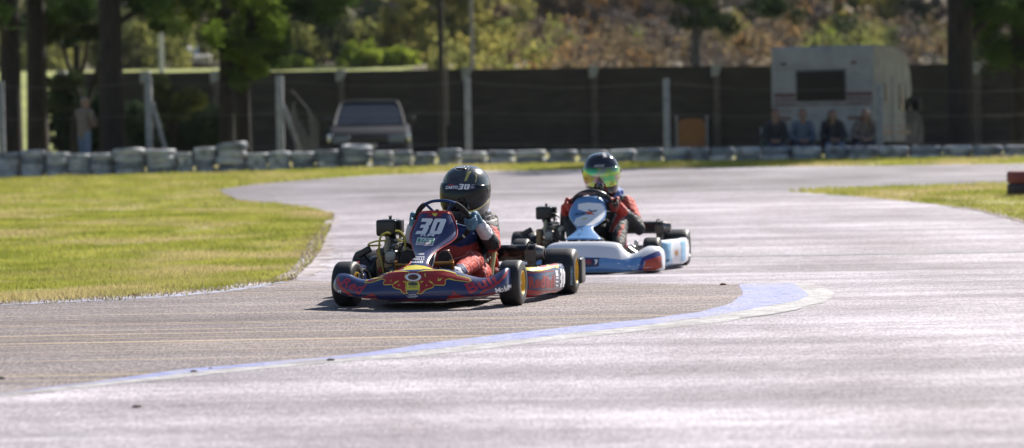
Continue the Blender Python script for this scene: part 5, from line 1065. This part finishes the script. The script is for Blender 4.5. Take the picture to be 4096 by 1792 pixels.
# mirrored visor: iridescent coating, its tint changes over the visor itself
mv = mat('mirror_visor', (.10,.42,.16), .07, metal=1.0, col2=(.45,.52,.10), scale=9, detail=2, lo=.42, hi=.58, col3=(.40,.26,.32), scale3=11, coat=.5)
HM2 = Matrix.Translation(K2.loc(2406,692,.79)) @ Matrix.Rotation(-R(3)+K2.yaw, 4, 'Z') @ Matrix.Rotation(R(9), 4, 'X') @ Matrix.Rotation(R(-2), 4, 'Y')
h2, v2 = helmet(p2, HM2, mat('helmet_black', (.004,.0045,.010), .10, coat=1, col2=(.012,.012,.02), scale=5), mv, M_dark, 1.03)
Dh = Decal([h2], K2.K, 5); c5 = crop(2180, 580, 4.026); em = MB(); Dh.text(em, 'AIRONE', c5((800,318),(960,312),(945,355),(780,362)), bold=.05, off=.003, shear=.2); Dh.poly(em, c5((935,125),(965,118),(1000,195),(940,205),(925,180)), .0025); em.build('white_lettering', mat('helmet_text', (.40,.40,.42), .5), h2)
# ================================================================== VEHICLES AND PEOPLE BEYOND THE TYRES
M_glass = mat('dark_window_glass', (.008,.010,.012), .16, spec=.12)
M_cpaint = mat('dark_car_paint', (.018,.022,.032), .75, col2=(.024,.027,.036), scale=2, spec=.06)
M_lamp = mat('lamp_glass', (.55,.57,.60), .15, metal=.6, coat=1)
def loft(secs, mb, mi=0, cap=True):       # secs: lists of points of equal length
    mb.grid(secs, closed_u=True, mi=mi)
    if cap: mb.add(secs[0], [tuple(range(len(secs[0])))], mi); mb.add(secs[-1], [tuple(range(len(secs[-1])))], mi)
def rsec(y, w, z0, z1, r=.08, top=1.0):   # rounded rectangle section in x,z at depth y
    out = []
    for (cx, cz, a0) in ((w-r, z1-r, 0), (-(w-r), z1-r, 90), (-(w-r), z0+r, 180), (w-r, z0+r, 270)):
        for k in range(4):
            a = R(a0+30*k); x = cx+r*math.cos(a); z = cz+r*math.sin(a); f = 1 if z < (z0+z1)/2 else top; out.append((x*f, y, z))
    return out
# ---- dark car facing the camera
def car_wheel(root, x, y, r):
    mb = MB(); mb.lathe([(-.09,r*.6),(-.1,r*.8),(-.085,r*.96),(-.05,r),(.05,r),(.085,r*.96),(.1,r*.8),(.09,r*.6)], (x,y,r), (1,0,0), 30); w = mb.build('wheel', M_rub, root)
    s = 1 if x > 0 else -1; m2 = MB(); m2.lathe([(.088*s,r*.62),(.07*s,r*.55),(.06*s,r*.3),(.085*s,r*.12),(.085*s,0)], (x,y,r), (1,0,0), 24); m2.build('rim', M_alu, w)
D = 67.5; s_ = F/D; X = wx(1476, D); gz = zf(X, D)
car = empty('parked_car', (X, D, gz), R(2), 'dark grey hatchback parked facing the track in front of the wall', 'car'); W = .96
H = 500+.0175*(2048-1476); zroof = EYE.z+(H-402)/s_-gz
ys = [(-.02,.80,.26,.60),(.10,.89,.20,.74),(.35,.93,.18,.84),(.8,.95,.18,.92),(1.15,.96,.18,.96),(2.5,.96,.18,.98),(3.6,.95,.18,.98),(4.1,.90,.22,.95),(4.2,.82,.3,.9)]
mb = MB(); loft([rsec(y, w*1.08, a, b, .09, .96) for y, w, a, b in ys], mb); mb.build('body', M_cpaint, car, ang=50)
gs = [(1.0,.86,.90,.95),(1.45,.83,.9,.97+(zroof-.035-.97)*.56-.035),(1.90,.78,.9,zroof-.03),(2.7,.78,.9,zroof),(3.5,.77,.9,zroof-.03),(3.95,.80,.9,1.02)]
mb = MB(); loft([rsec(y, w+.04, a, max(b, a+.05), .02 if b < 1.2 else .06, .90) for y, w, a, b in gs], mb); mb.build('cabin', M_cpaint, car, ang=50)
zt = zroof-.10
MB().add([(-.83,.93,.97),(.83,.93,.97),(.69,1.86,zroof-.03),(-.69,1.86,zroof-.03),(-.83,.97,.96),(.83,.97,.96),(.69,1.90,zroof-.04),(-.69,1.90,zroof-.04)], [(0,1,2,3),(7,6,5,4),(0,4,5,1),(1,5,6,2),(2,6,7,3),(3,7,4,0)]).build('windscreen', mat('windscreen', (.014,.024,.042), .4, spec=.10), car, smooth=False)
for s in (-1, 1):
    MB().add([(s*.87,1.6,1.08),(s*.85,3.4,1.08),(s*.735,3.2,zroof-.14),(s*.735,2.0,zroof-.14),(s*.84,1.6,1.08),(s*.82,3.4,1.08),(s*.71,3.2,zroof-.14),(s*.71,2.0,zroof-.14)], [(0,1,2,3),(7,6,5,4),(0,4,5,1),(1,5,6,2),(2,6,7,3),(3,7,4,0)]).build('side_window', M_glass, car, smooth=False)
    m = MB(); m.box((s*1.02,1.35,1.10), (.20,.10,.14), bev=.03); m.tube([(s*.88,1.35,1.06),(s*.98,1.35,1.08)], .02, 8); m.build('mirror', M_blk, car)
    m = MB(); m.box((s*.66,.03,.60), (.42,.14,.20), bev=.035); m.build('headlight', mat('dull_lamp', (.10,.13,.16), .4, coat=.3), car); m = MB(); m.box((s*.955,.10,.66), (.10,.16,.20), bev=.03); m.build('corner_lamp', M_lamp, car)
    car_wheel(car, s*.86, .78, .31); car_wheel(car, s*.86, 3.3, .31)
m = MB(); m.box((0,.0,.62), (1.1,.06,.12), bev=.02); 
for k in range(3): m.box((0,-.035,.585+k*.035), (1.0,.02,.01))
m.build('grille', M_blk, car); m = MB(); m.box((0,-.05,.42), (1.75,.16,.22), bev=.06); m.build('front_bumper', M_cpaint, car)
m = MB(); m.tube([(-.86,.9,.955),(-.76,1.6,zroof-.20),(-.66,1.84,zroof-.03),(-.4,1.88,zroof+.0),(.4,1.88,zroof+.0),(.66,1.84,zroof-.03),(.76,1.6,zroof-.20),(.86,.9,.955)], .030, 8, smooth=3); m.build('windscreen_frame', mat('paler_paint_edge', (.075,.075,.082), .8), car)  # car paint in a paler tone than the body
m = MB(); m.box((0,-.14,.46), (.40,.012,.11)); m.build('number_plate', mat('plate', (.25,.25,.27), .5), car)
m = MB(); m.tube([(-.5,.90,.99),(.1,1.2,1.2)], .008, 6); m.build('wiper', M_blk, car)
# ---- motorhome, rear end towards the camera
D = 62.5; s_ = F/D; X = wx(3292, D); gz = zf(X, D); H = 500+.0175*(2048-3292); YW = R(-20)
mh = empty('motorhome', (X, D, gz), YW, 'old white motorhome with a red brown stripe parked behind the tyres', 'motorhome'); W = 1.17; zr = EYE.z+(H-185)/s_-gz
M_mh = mat('motorhome_skin', (.26,.262,.275), .7, col2=(.36,.36,.37), scale=2.5, detail=7, spec=.12); M_str = mat('maroon_stripe', (.10,.03,.035), .5); M_tan = mat('faded_marking', (.22,.21,.21), .6)
prof = [(0,.55),(0,zr-.06),(.05,zr),(2.0,zr),(2.9,zr-.06),(3.5,zr-.2),(3.9,zr-.55),(4.05,zr-1.0),(3.9,zr-1.15),(3.3,zr-1.2),(3.3,.5),(.8,.5)]
mb = MB(); mb.prism(prof, (-W,0,0), (0,1,0), (0,0,1), (1,0,0), 2*W); mb.build('living_box', M_mh, mh, smooth=True, ang=30, bevel=.03)
m = MB(); m.box((-.03,-.012,zr-.88), (1.14,.03,.70), bev=.012); wf = m.build('rear_window_frame', M_blk, mh); m = MB(); m.box((-.03,-.03,zr-.88), (1.06,.012,.62)); m.build('pane', M_glass, wf)
for a, b_ in ((zr-1.08, .09), (zr-1.19, .05), (zr-1.27, .02)):
    for x0, x1 in ((-W+.06, -.62), (.56, W-.04)): MB().box(((x0+x1)/2, -.008, a), (x1-x0, .012, b_)).build('stripe', M_str, mh)
MB().box((-.03,-.008,zr-1.30), (2.2,.010,.03)).build('stripe', M_str, mh)
for s, x in ((-1,-.88),(1,.72)):
    MB().box((x,-.02,zr-.38), (.12,.03,.06), bev=.008).build('marker_lamp', M_str, mh); MB().box((x,-.02,zr-1.60), (.30,.04,.08), bev=.01).build('tail_light', mat('tail_lens', (.09,.03,.03), .3, coat=.6), mh)
MB().box((-.1,-.008,zr-.42), (1.2,.010,.012)).build('trim', M_tan, mh); MB().box((-.1,-.008,zr-.50), (2.2,.012,.012)).build('trim', M_tan, mh); MB().box((.78,-.008,zr-.63), (.2,.010,.03)).build('lettering', M_tan, mh); MB().box((-.85,-.008,zr-1.43), (.3,.010,.12)).build('lettering', M_tan, mh)
MB().box((0,-.06,.42), (2.25,.14,.16), bev=.03).build('rear_bumper', M_blk, mh)
for y0, w_, z0, h_ in ((1.2,.22,zr-1.05,.42),(2.9,.55,zr-1.15,.62)): MB().box((W+.012,y0,z0), (.02,w_,h_), bev=.006).build('side_window', M_glass, mh)
MB().box((W+.01,2.1,1.25), (.02,.6,1.5), bev=.006).build('door', M_mh, mh); MB().box((W+.006,2.1,.72), (.012,3.4,.10)).build('stripe', M_str, mh); MB().box((W+.006,2.1,.86), (.012,3.4,.03)).build('stripe', M_str, mh)
cb = [(3.25,.40),(3.25,zr-1.18),(4.3,zr-1.2),(5.0,1.30),(6.1,1.08),(6.3,.8),(6.3,.4)]
mb = MB(); mb.prism(cb, (-.985,0,0), (0,1,0), (0,0,1), (1,0,0), 1.97); mb.build('cab', mat('cab_shaded_white', (.045,.05,.06), .8, spec=.1), mh, bevel=.03)  # white cab with shade put in by darkening its colour
MB().add([(1.0,3.6,1.2),(1.0,4.8,1.25),(1.0,4.3,zr-1.28),(1.0,3.6,zr-1.28),(.99,3.6,1.2),(.99,4.8,1.25),(.99,4.3,zr-1.28),(.99,3.6,zr-1.28)], [(0,1,2,3),(7,6,5,4),(0,4,5,1),(1,5,6,2),(2,6,7,3),(3,7,4,0)]).build('cab_window', M_glass, mh, smooth=False)
m = MB(); m.box((1.14,4.7,1.35), (.22,.08,.30), bev=.03); m.build('mirror', M_blk, mh)
for x in (-.9, .9): car_wheel(mh, x, 1.1, .33); car_wheel(mh, x*.98, 5.3, .33)
# ---- white car far off on the bank
D = 162; X = wx(800, D); gz = zf(X, D); wc = empty('white_car', (X, D, gz), R(12), 'white car glinting far off through the pine branches', 'car')
mw = mat('white_paint', (.75,.75,.76), .25, coat=.8); sc = .8
mb = MB(); loft([rsec(y, w, a, b, .09) for y, w, a, b in [(-.05,.7,.3,.62),(.3,.82,.2,.8),(1.2,.85,.2,.9),(3.4,.85,.2,.9),(3.9,.75,.3,.8)]], mb); mb.build('body', mw, wc, ang=50)
mb = MB(); loft([rsec(y, w, .8, b, .04, .88) for y, w, b in [(.95,.78,.95),(1.5,.74,1.38),(2.8,.74,1.40),(3.5,.76,1.0)]], mb); mb.build('cabin', mw, wc, ang=50)
for s in (-1, 1): MB().box((s*.76,2.15,1.1), (.02,1.3,.26), bev=.006).build('side_window', M_glass, wc); car_wheel(wc, s*.78, .75, .3); car_wheel(wc, s*.78, 3.0, .3)
# ---- orange board
D = 61; X = wx(2768, D); gz = zf(X, D); s_ = F/D; H = 488; ob = empty('orange_board', (X, D, gz), 0, 'faded orange board standing between two grey posts before the wall', 'board')
hw = 55/s_; tz = EYE.z+(H-474)/s_-gz
mb = MB(); mb.prism([(-hw,.12),(hw,.12),(hw,tz-.12),(hw*.8,tz-.02),(hw*.3,tz),(-hw*.3,tz),(-hw*.8,tz-.02),(-hw,tz-.12)], (0,0,0), (1,0,0), (0,0,1), (0,1,0), .03); mb.build('panel', mat('faded_orange', (.26,.11,.022), .6, col2=(.20,.075,.02), scale=2), ob, smooth=False)
for s in (-1, 1):
    m = MB(); m.tube([(s*(hw+.03),.0,-.1),(s*(hw+.03),0,tz+.01)], .018, 8); m.ball((s*(hw+.03),0,tz+.02), .035, 6); m.build('post', M_conc, ob)
# ---- people
M_skin = mat('skin', (.24,.14,.105), .6); M_hair = mat('dark_hair', (.03,.02,.015), .7); M_hair2 = mat('brown_hair', (.10,.06,.035), .7); M_hairg = mat('grey_hair', (.22,.20,.18), .7)
M_jeans = mat('jeans', (.10,.15,.24), .8, col2=(.15,.20,.30), scale=8)
def head_segs(c, f, z=1):
    c = Vector(c); f = Vector(f); u = Vector((0,0,1)); sd = f.cross(u)
    return [(c+u*.02-f*.01, c+u*.03+f*.005, .092, .088, z), (c-u*.03+f*.02, c-u*.075+f*.045, .07, .045, z), (c+f*.085+u*.0, c+f*.105-u*.03, .014, .018, z), (c+sd*.085, c+sd*.09-u*.02, .016, .014, z), (c-sd*.085, c-sd*.09-u*.02, .016, .014, z), (c-u*.06-f*.02, c-u*.16-f*.03, .052, .055, z)]
def hair(c, f, m, root, long=0):
    c = Vector(c); f = Vector(f); u = Vector((0,0,1)); sg = [(c+u*.045-f*.02, c+u*.04-f*.03, .095, .09, 0), (c-f*.05, c-f*.055-u*.04, .08, .06, 0)]
    if long: sg += [(c-f*.05+f.cross(u)*.06, c-f*.03+f.cross(u)*.08-u*.2, .05, .04, 0), (c-f*.05-f.cross(u)*.06, c-f*.03-f.cross(u)*.08-u*.2, .05, .04, 0)]
    fuse('hair', sg, [m], root, .02, .006, 25, 1)
def fingers(w, d, z=1):          # five separate fingers from the wrist
    w = Vector(w); d = Vector(d).normalized(); s = d.cross(Vector((0,0,1))); s = s.normalized() if s.length > .1 else Vector((1,0,0)); sg = [(w, w+d*.07, .030, .034, z)]
    for k in range(4): b_ = w+d*.075+s*(-.027+.018*k); sg.append((b_, b_+d*(.06+.008*(k in (1, 2)))+Vector((0,0,-.02)), .011, .009, z))
    sg.append((w+d*.02+s*.03, w+d*.06+s*.06, .013, .011, z)); return sg
# standing man at left
D = 64.5; X = wx(338, D); gz = zf(X, D); pm = empty('person', (X, D, gz), 0, 'man in a beige jacket and pale jeans standing by the thick left pine', 'person')
hz = EYE.z + (530-402)/(F/D) - gz; k = hz/1.68; V_ = lambda *a: Vector(a)*k; f = Vector((.8,-.6,0)).normalized()
M_beige = mat('beige_jacket', (.15,.12,.10), .8, col2=(.22,.18,.15), scale=7, bump=.5)
sg = [(V_(0,0,.95),V_(0,0,1.15),.15,.15,0),(V_(0,0,1.15),V_(0,0,1.38),.155,.15,0),(V_(-.12,.08,1.42),V_(.12,-.08,1.42),.085,.085,0),
 (V_(.17,-.12,1.40),V_(.22,-.1,1.12),.062,.052,0),(V_(.22,-.1,1.12),V_(.27,-.24,1.20),.048,.038,0),(V_(-.16,.10,1.40),V_(-.08,.14,1.12),.062,.052,0),(V_(-.08,.14,1.12),V_(.22,-.08,1.12),.048,.038,0),
 (V_(.06,-.05,.93),V_(.09,-.08,.5),.10,.068,2),(V_(.09,-.08,.5),V_(.08,-.03,.09),.066,.05,2),(V_(-.07,.06,.93),V_(-.06,.08,.5),.10,.068,2),(V_(-.06,.08,.5),V_(-.08,.10,.09),.066,.05,2),
 (V_(.08,-.03,.05),V_(.24,-.14,.04),.05,.04,3),(V_(-.08,.10,.05),V_(.07,0,.04),.05,.04,3)] + head_segs(V_(.04,-.03,1.63), f) + fingers(V_(.28,-.25,1.20), (.4,-.6,.4)) + fingers(V_(.24,-.10,1.12), (.5,-.6,.1))
fuse('body', sg, [M_beige, M_skin, M_jeans, M_blk], pm, .014, .006, 14, 2); hair(V_(.04,-.03,1.63), f, M_hairg, pm)
m = MB(); m.box(V_(.31,-.32,1.26), (.08,.02,.15), Matrix.Rotation(.5, 3, 'Z'), bev=.006); ph = m.build('phone', M_blk); ph.parent = None; ph.location = pm.location
tag(ph, "dark phone held up in the standing man's hand", 'phone')
# seated row in front of the motorhome
M_cg = mat('green_canvas', (.06,.14,.11), .8); M_cb = mat('blue_canvas', (.03,.04,.08), .8)
def chair(X, D, gz, m, label):
    r = empty('folding_chair', (X, D, gz), 0, label, 'chair', 'folding chairs in front of the motorhome')
    a = MB(); a.box((0,0,.42), (.5,.42,.02), bev=.008); a.build('seat', m, r); a = MB(); a.box((0,.24,.68), (.5,.02,.42), Matrix.Rotation(R(-10), 3, 'X'), bev=.008); a.build('backrest', m, r)
    for s in (-1, 1):
        for y0, y1 in ((-.22,.2),(.22,-.2)): MB().tube([(s*.26,y0,0),(s*.26,y1,.44 if y1 < 0 else .92)], .011, 6).build('leg', M_steel, r)
        a = MB(); a.box((s*.27,0,.60), (.05,.42,.02), bev=.006); a.build('armrest', M_blk, r)
def sitter(X, D, gz, top, legs, hairm, lab, lean=0, long=0, dz=0, face=(0,-1,0)):
    p = empty('person', (X, D, gz), 0, lab, 'person', None); f = Vector(face).normalized(); hd = Vector((lean, -.08, 1.18+dz))
    sg = [((0,.08,.50),(lean*.4,.08,.75),.16,.15,0),((lean*.4,.08,.75),(lean*.8,.03,.93),.15,.13,0),((lean-.15,.03,.96),(lean+.15,.03,.96),.08,.08,0)]
    for s in (-1, 1):
        sg += [((lean+s*.18,.02,.95),(s*.25,-.05,.70),.06,.052,0),((s*.25,-.05,.70),(s*.09,-.30,.64),.048,.036,0),((s*.09,.05,.50),(s*.14,-.38,.52),.09,.065,2),((s*.14,-.38,.52),(s*.13,-.34,.09),.06,.045,2),((s*.13,-.36,.05),(s*.15,-.52,.04),.045,.035,3)] + fingers((s*.08,-.31,.64), (-s*.5,-.6,-.2))
    sg += head_segs(hd, f); fuse('body', sg, [top, M_skin, legs, M_blk], p, .015, .008, 14, 2); hair(hd, f, hairm, p, long)
dark = mat('dark_jacket', (.015,.018,.025), .8, col2=(.03,.03,.04), scale=6); hood = mat('grey_blue_hoodie', (.07,.10,.15), .85, col2=(.10,.13,.19), scale=6); patt = mat('patterned_top', (.10,.08,.07), .8, col2=(.22,.19,.18), scale=22, lo=.48, hi=.52)
D = 58.6
for px, m, lp, hm, lab, ln, lg, dz, cm, cl in ((3098, dark, M_cb, M_hair, 'seated person in black at the left end of the row by the motorhome', .03, 0, .0, M_cg, 'green folding chair under the leftmost sitter'),
  (3210, hood, M_cb, M_hair2, 'seated person in a grey-blue hoodie before the motorhome', .0, 0, -.02, M_cb, 'dark blue folding chair under the sitter in the hoodie'),
  (3334, dark, M_jeans, M_hair, 'long-haired seated person in a dark jacket before the motorhome', -.02, 1, -.05, M_cb, 'dark blue folding chair under the long-haired sitter'),
  (3458, patt, M_cb, M_hair2, 'seated person in a patterned top at the right end of the row', .02, 1, -.05, M_cb, 'dark blue folding chair under the rightmost sitter')):
    X = wx(px, D); gz = zf(X, D)-.03; chair(X, D+.05, gz, cm, cl); sitter(X, D, gz, m, lp, hm, lab, ln, lg, dz, (random.uniform(-.3,.3),-1,0))

# ================================================================== AIR
hz_ = MB(); hz_.box((0, 197.5, 23), (330, 469, 50)); ho = hz_.build('haze', mat('haze_air', (1,1,1)), smooth=False); tag(ho, kind='stuff')
nt = MATS['haze_air'].node_tree; nt.nodes.remove(nt.nodes['Principled BSDF']); pv_ = nt.nodes.new('ShaderNodeVolumePrincipled'); pv_.inputs['Color'].default_value = (.82,.88,1,1); pv_.inputs['Density'].default_value = .00007; pv_.inputs['Anisotropy'].default_value = .3
nt.links.new(pv_.outputs[0], nt.nodes['Material Output'].inputs['Volume'])
